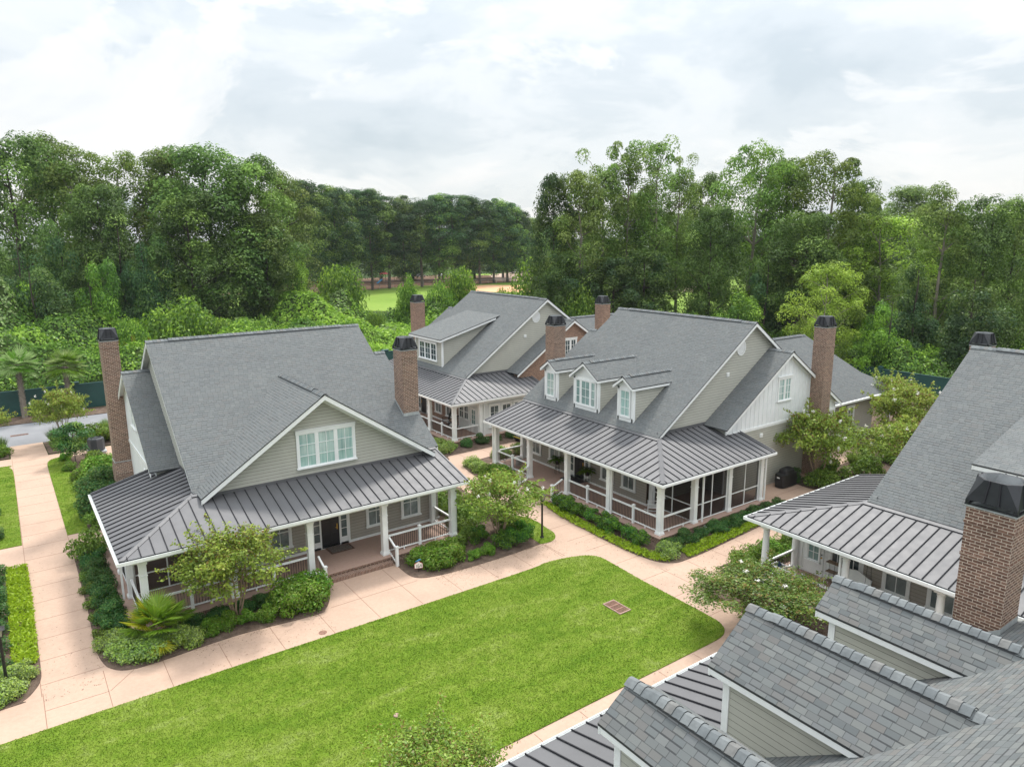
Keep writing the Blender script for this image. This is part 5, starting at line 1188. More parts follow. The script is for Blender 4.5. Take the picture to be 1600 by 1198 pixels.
for pts, lb in ((LAWN, 'short mown grass of the big lawn in the middle'), (WEDGE, 'short grass on the small wedge by the lamp post'), (ALAWN, 'short grass strip right of the left walk'), (LLAWN, 'short grass strip at the left edge of the picture')):
    cover('grass', pts, 950 if pts is LAWN else 600, .025, .05, 'grassblade', lb, 'grass', asp=.42, lean=1.3, z0=.035, clip=(-3, 26))

# fallen leaves and mulch crumbs on the paths
def litter(label, boxes, n):
    P = []
    for (x0, x1, y0, y1, w) in boxes: m = int(n*w); x = RNG.uniform(x0, x1, m); y = y0+(y1-y0)*RNG.random(m)**2.2; P.append(np.stack([x, y, np.full(m, .012)], 1))
    P = np.concatenate(P); Nn = np.tile([0, 0, 1.], (len(P), 1))+RNG.normal(size=P.shape)*.25
    tag(mesh_obj('fallen_leaves', leaf_mesh('fallen_leaves', P, Nn, .045*RNG.uniform(.4, 1.3, len(P)), .6, 'lf_litter', RNG.random(len(P)))), label, 'leaves', kind='stuff')
M['lf_litter'] = leaf_mat('dry_leaf_litter', (.05, .03, .02), (.12, .07, .04), (.22, .14, .07), .1, .1)
litter('dry leaves and mulch crumbs scattered along the edges of the pink paths', [(15.5, 23, 27.95, 26.3, 1), (4.7, 10, 28.3, 26.4, .45), (23.4, 25.1, 27, 19, .25), (27, 36, 22.2, 20.6, .3), (-.3, 1.6, 28, 60, .3), (22.7, 25, 44, 33, .3), (0, 23, 16.5, 14.6, .2)], 900)
# crape myrtles: several slim stems, loose crown, white flower heads, bronze tips
def myrtle(h, r, seed, leaf=.145, nl=175, rag=1.0, mat='lf_myrtle'):
    k = 60; t = RNG.random(k)**.8; a = RNG.random(k)*2*np.pi
    zc = h*(.46+.5*t); R = r*np.sqrt(np.clip(1-((t-.42)/.62)**2, .05, 1))*np.sqrt(RNG.uniform(0, 1, k))
    rc = r*RNG.uniform(.22, .36, k); C = np.stack([np.cos(a)*R, np.sin(a)*R, zc], 1)
    P, Nn, rnd = clumps(C, np.stack([rc, rc, rc*.65], 1), nl, .6, .35, .6, .75)
    sp = []                                   # sprays reaching beyond the outline
    for _ in range(int(34*rag)):
        i = RNG.integers(k); d = unit(np.array([[C[i, 0], C[i, 1], .3*r+RNG.random()*r*.5]]))[0]; L_ = r*RNG.uniform(.3, .55)
        q = RNG.random((46, 1)); sp.append(C[i]+d*q*L_*1.3-np.array([0, 0, .25])*q**2*L_+RNG.normal(size=(46, 3))*.055)
    Q = np.concatenate(sp); P = np.concatenate([P, Q]); Nn = np.concatenate([Nn, RNG.normal(size=Q.shape)+np.array([0, 0, .6])]); rnd = np.concatenate([rnd, RNG.random(len(Q))*.6+.4])
    mi = ((RNG.random(len(P)) < .10+.25*(P[:, 2] > h*.8)) & (RNG.random(len(P)) < .6)).astype(int)
    crown = leaf_mesh('crown', P, Nn, leaf*RNG.uniform(.6, 1.3, len(P)), .52, [mat, 'lf_bronze'], rnd, mi)
    segs = []
    for s in range(5):
        a0 = s*1.26+RNG.random()*.5; b = (math.cos(a0)*r*.28, math.sin(a0)*r*.28, h*.5)
        ss = crooked((math.cos(a0)*.08, math.sin(a0)*.08, 0), b, .045, .028, 4, .05); segs += ss
        for i in RNG.permutation(k)[:7]: segs += crooked(b, tuple(C[i]), .022, .006, 3, .08)
    fl = RNG.permutation(k)[:16]; d = unit(RNG.normal(size=(16, 3))+np.array([0, 0, .7])); FC = C[fl]+d*rc[fl][:, None]*1.05
    FP, FN, fr = clumps(FC, np.tile([.10, .10, .13], (16, 1)), 34, .2, .2, .8, .9)
    bl = leaf_mesh('blossoms', FP, FN, .055*RNG.uniform(.7, 1.3, len(FP)), .8, 'petal', fr)
    return crown, limbs(segs, 'barktan', 6), bl
MY = [myrtle(4.0, 2.1, s) for s in range(3)]; MYN = myrtle(4.0, 2.1, 5, .105, 330, 2.2, 'lf_myrtle'); MYD = myrtle(4.0, 2.1, 6, .11, 330, 1.6, 'lf_myrtled')
for i, (x, y, h, r, lb) in enumerate(((6.85, 29.85, 3.8, 2.1, 'small crape myrtle with bronze leaves before the screened porch corner'), (20.5, 29.75, 3.5, 2.15, 'crape myrtle with white flowers beside the lamp post and grass wedge'),
        (42.3, 24.8, 4.7, 2.6, 'crape myrtle with white flowers behind the covered grill'), (53.4, 24.4, 4.8, 2.6, 'crape myrtle in white bloom beside the air conditioner and dark fence'),
        (46.6, 21.3, 3.9, 2.4, 'low crape myrtle in white bloom over the right cottage porch roof'), (23.6, 16.0, 2.5, 2.55, 'spreading crape myrtle with white flowers behind the nearest dormer roof'),
        (7.7, 14.7, 2.95, 2.0, 'crape myrtle top poking up at the bottom edge of the lawn'), (3.2, 66.0, 4.2, 1.9, 'crape myrtle with white flowers on the near side of the road'),
        (-2.2, 66.2, 3.7, 1.9, 'crape myrtle half cut by the left edge beside the road'), (58.5, 28.6, 4.4, 2.4, 'crape myrtle against the right stretch of dark fence'))):
    cr, tk, bl = MYD if i == 5 else MYN if i == 6 else MY[i % 3]; q = empty('crape_myrtle', (x, y, 0), lb, 'tree', 'crape myrtles'); q.rotation_euler[2] = RNG.random()*6.28; q.scale = (r/2.1, r/2.1, h/4.0)
    mesh_obj('trunk', tk, q); mesh_obj('crown', cr, q)
    if i not in (0, 6): mesh_obj('blossoms', bl, q)
# small dark tree by the walk
_c, _t = tree_proto(3.0, 2.7, .38, 30, 190, .14, 'lf_boxd', P_OVAL, bark='bark', trunk=.014, mix=('lf_mid', .25), cr=(.16, .24))
q = empty('small_tree', (3.4, 59.5, 0), 'small dark round-headed tree on a thin stem by the left lawn', 'tree'); mesh_obj('trunk', _t, q); mesh_obj('crown', _c, q)
# flame-coloured upright shrub and vine humps beyond the fence
def spire(name, x, y, h, r, n, mats, label):
    t = RNG.random(n); a = RNG.random(n)*6.28; k = 9; sx = RNG.normal(size=(k, 2))*r*.45; j = RNG.integers(k, size=n); hh = h*RNG.uniform(.6, 1, k)[j]
    P = np.stack([sx[j, 0]*(1+.4*t)+np.cos(a)*r*.22*(1-t*.7), sx[j, 1]*(1+.4*t)+np.sin(a)*r*.22*(1-t*.7), t*hh], 1)
    T = unit(np.stack([np.cos(a)*.6, np.sin(a)*.6, np.ones(n)], 1))
    o = mesh_obj(name, leaf_mesh(name, P, np.cross(T, RNG.normal(size=(n, 3))), .26, .45, mats, RNG.random(n), ((t > .72) & (RNG.random(n) < .55)).astype(int), T)); o.location = (x, y, .5); tag(o, label, 'shrub')
spire('upright_shrub', 10.6, 84.5, 5.6, 1.9, 3200, ['lf_lime', 'lf_bronze'], 'upright yellow-orange tipped shrub behind the left brick chimney')
SH['hump'] = [shrub_mesh('vine_mound', 3.6, 5.2, 46, 190, .34, ['lf_vined', 'lf_vine'], .35, spread=.75, flat=1.0, low=.6) for _ in range(3)]
for x, y, s, zs, lb in ((18.7, 98.2, 1.10, 1.89, 'round vine mound rising above the left cottage ridge'),
        (48.1, 116.5, 1.04, 2.14, 'tallest dark vine mound in front of the green field'),
        (42.7, 112.2, 0.83, 1.47, 'smaller vine mound left of the tallest one by the field'),
        (56.3, 108.2, 0.55, 1.69, 'slim vine mound behind the farthest cottage chimney'),
        (63.7, 104.1, 0.79, 2.04, 'tall leafy mound right of the farthest cottage chimney before the field'),
        (59.2, 102.1, 0.64, 1.53, 'lower leafy mound between two taller ones behind the farthest cottage'),
        (73.2, 95.1, 1.12, 2.16, 'big dark mound right of the clay infield'),
        (64.9, 91.3, 0.61, 1.51, 'low leafy mound right of the farthest cottage ridge end'),
        (63.0, 72.5, 0.73, 1.68, 'dark mound at the left foot of the right-hand tall trees'),
        (2.6, 108.0, 0.87, 2.30, 'pale feathery mound at the left end of the scrub'),
        (27.7, 96.1, 0.82, 1.35, 'low vine mound behind the middle of the left cottage ridge'),
        (11.9, 94.3, 0.63, 1.49, 'low vine mound left of the round one behind the left cottage'),
        (77.8, 59.6, 0.81, 1.20, 'grassy mound before the old shed'),
        (47.1, 101.6, 0.43, 0.91, 'small leafy tuft at the near edge of the field'),
        (40.6, 115.0, 0.76, 1.71, 'vine mound under the trees where the field begins'),
        (23.0, 101.4, 0.73, 1.36, 'vine hump right of the round mound behind the left cottage'),
        (69.9, 59.8, 0.48, 1.22, 'yellowish mound left of the grassy one behind the dormered cottage')):
    shrub('hump', x, y, lb, s*1.12, 'vine mounds in the scrub', 'vine mound', zs*(1.2 if x > 45 else .95)/s/1.12)

# fan palms
def fan(P0, d, up, R, n, out):
    """one fan leaf: n pointed leaflets spreading from P0 about direction d"""
    d = np.array(d)/np.linalg.norm(d); u = np.array(up, float); u -= d*(u@d); u /= np.linalg.norm(u); s = np.cross(d, u)
    for i in range(n):
        a = (i/(n-1)-.5)*math.radians(250); v = d*math.cos(a)+s*math.sin(a); L_ = R*(.72+.28*math.cos(a*.6))
        dr = -u*(.10+.22*abs(math.sin(a)))*L_
        out.append((P0+v*L_*.5+dr*.25, v+dr/L_*.5, u+s*.5*(1 if i % 2 else -1), L_))
def fan_palm(name, R, nf, stalk, elev, n, mats, ymix, width=.075):
    out = []; st = []
    for i in range(nf):
        a = i*2.39996+RNG.random()*.3; e = math.radians(RNG.uniform(*elev)) if i < nf*.75 else math.radians(RNG.uniform(-35, 10))
        d = np.array([math.cos(a)*math.cos(e), math.sin(a)*math.cos(e), math.sin(e)]); L_ = stalk*RNG.uniform(.75, 1.1)
        p = d*L_-np.array([0, 0, .12])*L_; st += [((0, 0, 0), tuple(p), .014, .009)]
        upv = np.array([-math.cos(a)*math.sin(e), -math.sin(a)*math.sin(e), math.cos(e)])+.15
        k0 = len(out); fan(p, d-np.array([0, 0, .35]), upv, R*RNG.uniform(.8, 1.1), n, out)
    P = np.array([o[0] for o in out]); T = np.array([o[1] for o in out]); Nn = np.array([o[2] for o in out])+RNG.normal(size=(len(out), 3))*.45; L_ = np.array([o[3] for o in out])
    fr = np.repeat(RNG.random(nf), n); mi = (fr < ymix).astype(int)
    return leaf_mesh(name, P, Nn, L_, width, mats, .5*RNG.random(len(P))+.5*fr, mi, T), st
fm, st = fan_palm('fronds', .82, 34, 1.0, (12, 82), 34, ['lf_palm', 'lf_palmy'], .16, .085)
q = empty('fan_palm', (3.7, 29.65, .55), 'low fan palm with some yellowing fronds at the corner of the walks', 'palm'); mesh_obj('fronds', fm, q); o = mesh_obj('stem', limbs(st+[((0, 0, -.6), (0, 0, .05), .10, .08)], 'barktan'), q)
for x, y, h, lb in ((1.0, 77.6, 4.7, 'palmetto with grey boot-jack trunk before the dark green fence, left one'), (4.6, 77.7, 4.3, 'palmetto with thin crown before the fence post, right one')):
    fm, st = fan_palm('fronds', 1.15, 38, 1.1, (-10, 80), 28, ['lf_palmetto', 'lf_palm'], .3, .075)
    q = empty('palmetto', (x, y, 0), lb, 'palm', 'palmettos by the fence'); mesh_obj('fronds', fm, q).location = (0, 0, h); mesh_obj('stems', limbs(st, 'bark'), q).location = (0, 0, h)
    tb = MB(); tb.tube((0, 0, 0), (0, 0, h), .24, .17, 'barkpale', 10)
    for k in range(150): a = k*2.4; z = .1+(h-.15)*k/150; c, s = math.cos(a), math.sin(a); tb.bar((c*.17, s*.17, z), (c*.30, s*.30, z+.16), .07, .03, 'barkpale')
    tb.build('trunk', q)
# ornamental grasses
def tuft(name, x, y, h, n, mats, label, g='ornamental grasses'):
    a = RNG.random(n)*6.28; l = RNG.uniform(.1, .75, n); T = unit(np.stack([np.cos(a)*l, np.sin(a)*l, np.ones(n)], 1)); L_ = h*RNG.uniform(.6, 1.1, n)
    P = T*L_[:, None]*.5; Nn = np.stack([np.cos(a), np.sin(a), l*0+.3], 1)
    o = mesh_obj(name, leaf_mesh(name, P, Nn, L_, .028, mats, RNG.random(n), None, T)); o.location = (x, y, .03); tag(o, label, 'grass clump', g)
tuft('ornamental_grass', 2.6, 65.2, 1.5, 900, 'lf_silver', 'fountain grass clump at the walk mouth, road end, right side')
tuft('ornamental_grass', -1.0, 65.4, 1.3, 700, 'lf_silver', 'fountain grass clump at the walk mouth, road end, left side')
tuft('ornamental_grass', 6.2, 66.0, 1.5, 700, 'lf_silver', 'fountain grass clump in the bed behind the left chimney')
tuft('ornamental_grass', 47.3, 25.2, 1.2, 600, 'lf_olive', 'grass clump beside the rear air conditioner')
tuft('ornamental_grass', 49.8, 25.6, 1.2, 600, 'lf_olive', 'grass clump against the rear wall of the dormered cottage')
# ------------------------------------------------------------------ fences and objects
def thing(name, loc, label, cat, group=None): return empty(name, loc, label, cat, group)
def fence(name, a, b, h, label, posts=6.4):
    a, b = Vector((*a, 0)), Vector((*b, 0)); n = max(1, round((b-a).length/posts)); r = thing(name, tuple(a), label, 'fence', 'dark green boundary fences'); bs = tuple(a)
    d = (b-a).normalized(); p = MB(); p.bar(tuple(a), tuple(b), .05, h-.06, 'greenfence'); p.bar(tuple(a+Vector((0, 0, h-.06))), tuple(b+Vector((0, 0, h-.06))), .12, .06, 'greencap'); p.build('panel', r, bs)
    for i in range(n+1):
        q = a+(b-a)*i/n; m = MB(); m.box(q.x-.17, q.x+.17, q.y-.17, q.y+.17, 0, h+.14, 'greenfence'); m.box(q.x-.22, q.x+.22, q.y-.22, q.y+.22, h+.14, h+.21, 'greencap'); m.build('post', r, bs)
fence('boundary_fence', (-26.6, 78.7), (37.4, 78.7), 2.4, 'dark green board fence beyond the road at left', 16)
fence('boundary_fence', (37.8, 78.7), (72.9, 78.7), 2.4, 'dark green board fence showing between the left chimney and far cottage', 16)
fence('boundary_fence', (73.2, 78.3), (73.2, 6), 2.4, 'dark green board fence behind the rear wing at right', 10.4)
def lamp(x, y, h, label):
    r = thing('lamp_post', (x, y, 0), label, 'street lamp', 'black garden lamps'); b = (x, y, 0)
    p = MB(); p.lathe(x, y, [(.0, 0), (.11, 0), (.11, .06), (.065, .12), (.055, .4), (.05, h-.42), (.075, h-.40), (.075, h-.36), (.0, h-.36)], 'black', 16); p.build('post', r, b)
    l = MB(); w0, w1, z0, z1 = .09, .14, h-.36, h-.06
    for sx in (-1, 1):
        for sy in (-1, 1): l.bar((x+sx*w0, y+sy*w0, z0), (x+sx*w1, y+sy*w1, z1), .018, .018, 'black')
    l.box(x-w0-.01, x+w0+.01, y-w0-.01, y+w0+.01, z0-.001, z0+.02, 'black')
    q = [(x-w1-.05, y-w1-.05, z1), (x+w1+.05, y-w1-.05, z1), (x+w1+.05, y+w1+.05, z1), (x-w1-.05, y+w1+.05, z1)]; t = [(x-.05, y-.05, h+.03), (x+.05, y-.05, h+.03), (x+.05, y+.05, h+.03), (x-.05, y+.05, h+.03)]
    for i in range(4): l.face([q[i], q[(i+1) % 4], t[(i+1) % 4], t[i]], 'black')
    l.face(q[::-1], 'black'); l.face(t, 'black'); ln = l.build('lantern', r, b)
    g = MB()
    for i in range(4):
        c = [(-1, -1), (1, -1), (1, 1), (-1, 1)]; (a0, a1), (b0, b1) = c[i], c[(i+1) % 4]
        g.face([(x+a0*(w0-.01), y+a1*(w0-.01), z0+.02), (x+b0*(w0-.01), y+b1*(w0-.01), z0+.02), (x+b0*(w1-.01), y+b1*(w1-.01), z1), (x+a0*(w1-.01), y+a1*(w1-.01), z1)], 'lampglass')
    g.build('lamp_glass', ln, b)
m_, t_, b_ = newmat('frosted_lamp_glass'); b_.inputs['Base Color'].default_value = rgb(.5, .48, .36); b_.inputs['Roughness'].default_value = .15; b_.inputs['Alpha'].default_value = .55; M['lampglass'] = m_
lamp(22.48, 28.65, 2.5, 'black lamp post on the grass wedge beside the crape myrtle'); lamp(-1.32, 29.87, 2.35, 'black lamp post with glass lantern at the left edge')
# house number sign: white gabled board with red edge, figures 164, a small blue bird on top
M['ink2'] = plain('navy_cloth', (.02, .04, .10), .8); M['red'] = plain('red_paint', (.30, .02, .025), .5); M['blue'] = plain('blue_paint', (.02, .16, .30), .5); M['ink'] = plain('black_figures', (.02, .03, .04), .6); M['cream'] = plain('cream_board', (.78, .75, .68), .6)
sx0, sy0 = 15.15, 29.0
r = thing('house_number_sign', (sx0, sy0, 0), 'small white gabled sign with red edge and number 164 in the mulch', 'sign')
fS = lambda s, d, z: (sx0+s*math.cos(-.35)-d*math.sin(.35), sy0+s*math.sin(-.35)-d*math.cos(.35), z)
pl = lambda mb, pts, d0, d1, mat: (mb.face([fS(s, d1, z) for s, z in pts], mat), mb.face([fS(s, d0, z) for s, z in pts][::-1], mat), [mb.face([fS(*pts[i][:1], d1, pts[i][1]), fS(*pts[i][:1], d0, pts[i][1]), fS(pts[(i+1) % len(pts)][0], d0, pts[(i+1) % len(pts)][1]), fS(pts[(i+1) % len(pts)][0], d1, pts[(i+1) % len(pts)][1])], mat) for i in range(len(pts))])
b = MB(); pl(b, [(-.21, .22), (.21, .22), (.21, .46), (0, .60), (-.21, .46)], 0, .02, 'red'); pl(b, [(-.19, .24), (.19, .24), (.19, .45), (0, .575), (-.19, .45)], .021, .026, 'cream'); b.build('board', r, (sx0, sy0, 0))
b = MB()
for s0, segs in ((-.10, [(0, 0, 0, 1)]), (0, [(-.5, 0, -.5, 1), (-.5, 0, .5, 0), (.5, 0, .5, .5), (-.5, .5, .5, .5), (-.5, 1, .4, 1)]), (.11, [(.3, 0, .3, 1), (-.5, .4, .5, .4), (-.5, .4, .2, 1)])):
    for a0, b0, a1, b1 in segs:
        p, q = (s0+a0*.075, .28+b0*.15), (s0+a1*.075, .28+b1*.15); L_ = math.hypot(q[0]-p[0], q[1]-p[1]); nx, ny = -(q[1]-p[1])/L_*.010, (q[0]-p[0])/L_*.010
        b.face([fS(p[0]-nx, .028, p[1]-ny), fS(q[0]-nx, .028, q[1]-ny), fS(q[0]+nx, .028, q[1]+ny), fS(p[0]+nx, .028, p[1]+ny)], 'ink')
b.build('number', r, (sx0, sy0, 0))
b = MB(); b.tube(fS(-.07, .01, .60), fS(.07, .01, .66), .035, .045, 'blue', 10); b.tube(fS(.07, .01, .66), fS(.13, .01, .67), .04, .005, 'blue', 10); b.tube(fS(-.07, .01, .60), fS(-.16, .01, .58), .03, .008, 'blue', 8); b.build('bird', r, (sx0, sy0, 0))
b = MB(); b.tube(fS(0, .01, 0), fS(0, .01, .22), .012, .012, 'black', 8); b.build('stake', r, (sx0, sy0, 0))
# mats
def matm(name, x0, x1, y0, y1, z, mats, label):
    mb = MB(); mb.box(x0, x1, y0, y1, z, z+.012, mats[0]); mb.box(x0+.09, x1-.09, y0+.09, y1-.09, z+.012, z+.016, mats[1]); o = mb.build(name); tag(o, label, 'doormat')
M['matbrown'] = plain('brown_mat', (.09, .045, .03), .95, 0, 9, .6); M['matgrey'] = plain('patterned_mat', (.12, .10, .085), .95, 0, 14, .8); M['matblack'] = plain('black_mat', (.018, .018, .02), .95, 0, 9, .4)
matm('doormat', 12.25, 13.5, 32.75, 33.6, .333, ('matbrown', 'matgrey'), 'brown bordered doormat before the black door of the front-gabled cottage')
matm('doormat', 28.85, 29.75, 33.3, 34.9, .333, ('matblack', 'matblack'), 'black doormat before the door of the dormered cottage')
# ferns on wire stands
def fern(name, R, nf):
    Ps, Ts, Ns = [], [], []
    for i in range(nf):
        a = i*2.4; e = RNG.uniform(.35, 1.2); L_ = R*RNG.uniform(.8, 1.15); s = np.linspace(.12, 1, 18)
        x = s*L_*math.cos(e*.6); z = s*L_*math.sin(e)-s**2*L_*.62
        for xx, zz in zip(x, z):
            c = np.array([math.cos(a)*xx, math.sin(a)*xx, zz]); sd_ = np.array([-math.sin(a), math.cos(a), -.15])
            for sg in (-1, 1): Ps.append(c+sd_*sg*.045); Ts.append(sd_*sg+np.array([math.cos(a), math.sin(a), 0])*.4); Ns.append(np.array([math.cos(a)*.3, math.sin(a)*.3, 1]))
    n = len(Ps); return leaf_mesh(name, np.array(Ps), np.array(Ns)+RNG.normal(size=(n, 3))*.2, .13*RNG.uniform(.7, 1.2, n), .38, 'lf_fern', RNG.random(n), None, np.array(Ts))
ff = fern('fronds', .62, 34)
for x, y, lb in ((29.35, 32.75, 'hanging fern on a black wire stand right of the dormered cottage door'), (29.3, 35.7, 'hanging fern on a black wire stand left of the dormered cottage door')):
    r = thing('potted_fern', (x, y, .33), lb, 'potted plant', 'ferns flanking the door'); b = MB()
    for k in range(4): a = k*math.pi/2+.4; b.tube((x+.2*math.cos(a), y+.2*math.sin(a), .33), (x+.13*math.cos(a), y+.13*math.sin(a), 1.08), .012, .012, 'black', 6)
    b.lathe(x, y, [(.14, .7), (.15, .72), (.14, .74)], 'black', 12); b.build('stand', r, (x, y, .33))
    b = MB(); b.lathe(x, y, [(.0, 1.0), (.13, 1.0), (.18, 1.24), (.15, 1.22), (.0, 1.2)], 'black', 16); b.build('pot', r, (x, y, .33)); mesh_obj('fronds', ff, r).location = (0, 0, .93)
# rocking chairs
def rocker(x, y, rz, mat, label, cushion=True, z=.33):
    c, s = math.cos(rz), math.sin(rz); f = lambda u, v, w: (x+u*c-v*s, y+u*s+v*c, z+w); r = thing('rocking_chair', (x, y, z), label, 'rocking chair'); bs = (x, y, z)
    b = MB(f); b.box(-.26, .26, -.26, .24, .40, .44, mat); b.build('seat', r, bs)
    b = MB(f)
    for u in (-.24, -.12, 0, .12, .24): b.bar((u, .22, .44), (u, .42, 1.15), .05 if abs(u) < .2 else .045, .02, mat, (0, -1, .2))
    b.bar((-.27, .42, 1.12), (.27, .42, 1.12), .03, .1, mat); b.bar((-.27, .3, .7), (.27, .3, .7), .03, .05, mat); b.build('backrest', r, bs)
    for sg in (-1, 1):
        b = MB(f); b.bar((sg*.29, -.3, .64), (sg*.29, .33, .64), .07, .03, mat); b.bar((sg*.29, -.26, .08), (sg*.29, -.26, .64), .04, .04, mat, (0, 1, 0)); b.build('armrest', r, bs)
        b = MB(f)
        pts = [(-.45, .10), (-.2, .035), (.1, .02), (.4, .06), (.6, .14)]
        for (v0, w0), (v1, w1) in zip(pts, pts[1:]): b.bar((sg*.27, v0, w0), (sg*.27, v1, w1), .035, .045, mat)
        for v in (-.25, .23): b.bar((sg*.25, v, .05), (sg*.25, v, .42), .04, .04, mat, (0, 1, 0))
        b.build('rocker', r, bs)
    if cushion: b = MB(f); b.box(-.23, .23, -.24, .2, .44, .51, 'cushion'); b.build('cushion', r, bs)
rocker(29.4, 49.3, -1.2, 'black', 'black rocking chair with white cushion nearer the farthest cottage corner post'); rocker(29.7, 51.0, -1.9, 'black', 'black rocking chair with white cushion farther along the farthest cottage porch')
rocker(29.2, 27.0, -2.4, 'white', 'white rocking chair behind the porch screen of the dormered cottage', False)
b = MB(); b.lathe(28.7, 47.9, [(0, .33), (.16, .33), (.03, .37), (.03, .86), (.3, .87), (.3, .90), (0, .90)], 'wood', 20); tag(b.build('side_table'), 'small round table by the rocking chairs of the farthest cottage', 'table')
# right-hand cottage porch: swing, wicker chairs, white shelf, planter box
x, y = 29.0, 15.0
r = thing('porch_swing', (x, y, .8), 'white porch swing with scalloped back hung from chains', 'swing'); f = lambda u, v, w: (x+v, y-u, .33+w); bs = (x, y, .8)
b = MB(f); b.box(-.7, .7, -.28, .22, .45, .50, 'white'); b.build('seat', r, bs)
b = MB(f); n = 14
for i in range(n):
    u0, u1 = -.7+1.4*i/n, -.7+1.4*(i+1)/n; h0, h1 = [.95+.22*math.cos(min(1, abs(u)/.7)*math.pi)*.5+.11 for u in (u0, u1)]
    b.hexa([(u0, .22, .5), (u1, .22, .5), (u1, .34, h1), (u0, .34, h0)], [(u0, .26, .5), (u1, .26, .5), (u1, .38, h1), (u0, .38, h0)], 'white')
b.build('backrest', r, bs)
for u in (-.7, .7):
    b = MB(f); b.box(u-.03, u+.03, -.28, .25, .72, .76, 'white'); b.box(u-.025, u+.025, -.28, -.22, .5, .72, 'white'); b.build('armrest', r, bs)
    b = MB(f); b.tube((u, -.26, .76), (u, -.05, 2.93), .008, .008, 'black', 6); b.tube((u, .3, .8), (u, -.05, 2.93), .008, .008, 'black', 6); b.build('chain', r, bs)
def wicker(x, y, rz, label):
    c, s = math.cos(rz), math.sin(rz); f = lambda u, v, w: (x+u*c-v*s, y+u*s+v*c, .33+w); r = thing('wicker_chair', (x, y, .33), label, 'armchair', 'white wicker chairs'); bs = (x, y, .33)
    b = MB(f); b.box(-.3, .3, -.28, .26, .2, .42, 'white'); b.build('seat', r, bs); b = MB(f); b.box(-.27, .27, -.26, .2, .42, .5, 'cushion'); b.build('cushion', r, bs)
    b = MB(f); n = 10
    for i in range(n):
        a0, a1 = math.pi*i/n, math.pi*(i+1)/n; P_ = lambda a, k: (-.36*math.cos(a)*k, .05+.30*math.sin(a)*k, 0)
        h = lambda a: .62+.42*math.sin(a)**1.2
        b.hexa([P_(a0, 1)[:2]+(.2,), P_(a1, 1)[:2]+(.2,), P_(a1, 1.08)[:2]+(h(a1),), P_(a0, 1.08)[:2]+(h(a0),)], [P_(a0, .88)[:2]+(.2,), P_(a1, .88)[:2]+(.2,), P_(a1, .96)[:2]+(h(a1),), P_(a0, .96)[:2]+(h(a0),)], 'white')
    b.build('backrest', r, bs)
    for u in (-.27, .27):
        for v in (-.25, .22): b = MB(f); b.tube((u, v, 0), (u, v, .2), .025, .025, 'white', 8); b.build('leg', r, bs)
wicker(28.1, 12.75, -1.57, 'white wicker armchair under the porch window right of the swing'); wicker(28.0, 11.45, -1.4, 'white wicker armchair partly behind the round column')
x, y = 29.3, 15.95
r = thing('plant_shelf', (x, y, .33), 'white three-tier shelf beside the glazed door', 'shelf'); bs = (x, y, .33); b = MB()
for u in (-.4, .4):
    for v in (-.17, .17): b.box(x+v-.015, x+v+.015, y+u-.015, y+u+.015, .33, 1.65, 'white')
b.build('frame', r, bs)
for z in (.55, 1.0, 1.45): b = MB(); b.box(x-.15, x+.15, y-.385, y+.385, z, z+.03, 'wood'); b.build('shelf_board', r, bs)
x, y = 28.35, 18.15
r = thing('planter_box', (x, y, .33), 'white planter box with something blue inside, behind the railing corner', 'planter'); bs = (x, y, .33); b = MB()
for a0, a1, b0, b1 in ((-.24, .24, -.3, -.26), (-.24, .24, .26, .3), (-.24, -.2, -.26, .26), (.2, .24, -.26, .26)): b.box(x+a0, x+a1, y+b0, y+b1, .33, .83, 'white')
b.build('box', r, bs); b = MB(); b.box(x-.2, x+.2, y-.26, y+.26, .4, .72, 'mulch'); b.build('soil', r, bs); b = MB(); b.lathe(x, y, [(0, .72), (.13, .74), (.12, .84), (.05, .98), (0, 1.02)], 'ink2', 12); b.build('blue_cover', r, bs)
# grey bin on the dormered cottage porch, teal jar at the newel
b = MB(); b.lathe(28.3, 38.7, [(0, .33), (.2, .33), (.22, .8), (.2, .84), (.1, .9), (0, .9)], 'trimgrey', 18); tag(b.build('bin'), 'grey round-topped bin behind the left railing of the dormered cottage', 'bin')
M['teal'] = plain('dark_teal_glaze', (.01, .06, .075), .25); b = MB(); b.lathe(26.15, 32.15, [(0, .03), (.12, .03), (.13, .3), (.09, .36), (.1, .4), (0, .4)], 'teal', 16); tag(b.build('jar'), 'dark teal jar at the foot of the step newel', 'jar')
# covered grill
M['cover'] = plain('black_vinyl_cover', (.012, .012, .013), .5, 0, 5, .4)
x, y = 40.3, 25.75
r = thing('covered_grill', (x, y, 0), 'barbecue grill under a black fitted cover on the patio', 'grill'); b = MB()
rings = [(.86, .36, .04), (.88, .38, .5), (.86, .37, .86), (.50, .35, .92), (.46, .32, 1.12), (.36, .2, 1.22), (.2, .08, 1.24)]; nn = 28
pt = lambda w, d, z, k: (x+w*(abs(math.cos(k*2*math.pi/nn))**.45)*math.copysign(1, math.cos(k*2*math.pi/nn))*(1+.02*math.sin(k*5+z*9)), y+d*(abs(math.sin(k*2*math.pi/nn))**.45)*math.copysign(1, math.sin(k*2*math.pi/nn))*(1+.03*math.sin(k*3+z*7)), z)
for (w0, d0, z0), (w1, d1, z1) in zip(rings, rings[1:]):
    for k in range(nn): b.face([pt(w0, d0, z0, k), pt(w0, d0, z0, k+1), pt(w1, d1, z1, k+1), pt(w1, d1, z1, k)], 'cover', True)
b.face([pt(*rings[-1], k) for k in range(nn)], 'cover')
b.build('cover', r, (x, y, 0))
b = MB(); b.box(x-.885, x-.872, y-.1, y+.1, .66, .74, 'white'); b.build('emblem', r, (x, y, 0))
b = MB(); b.box(x-.6, x+.6, y-.25, y+.25, 0, .05, 'black'); b.build('base', r, (x, y, 0))
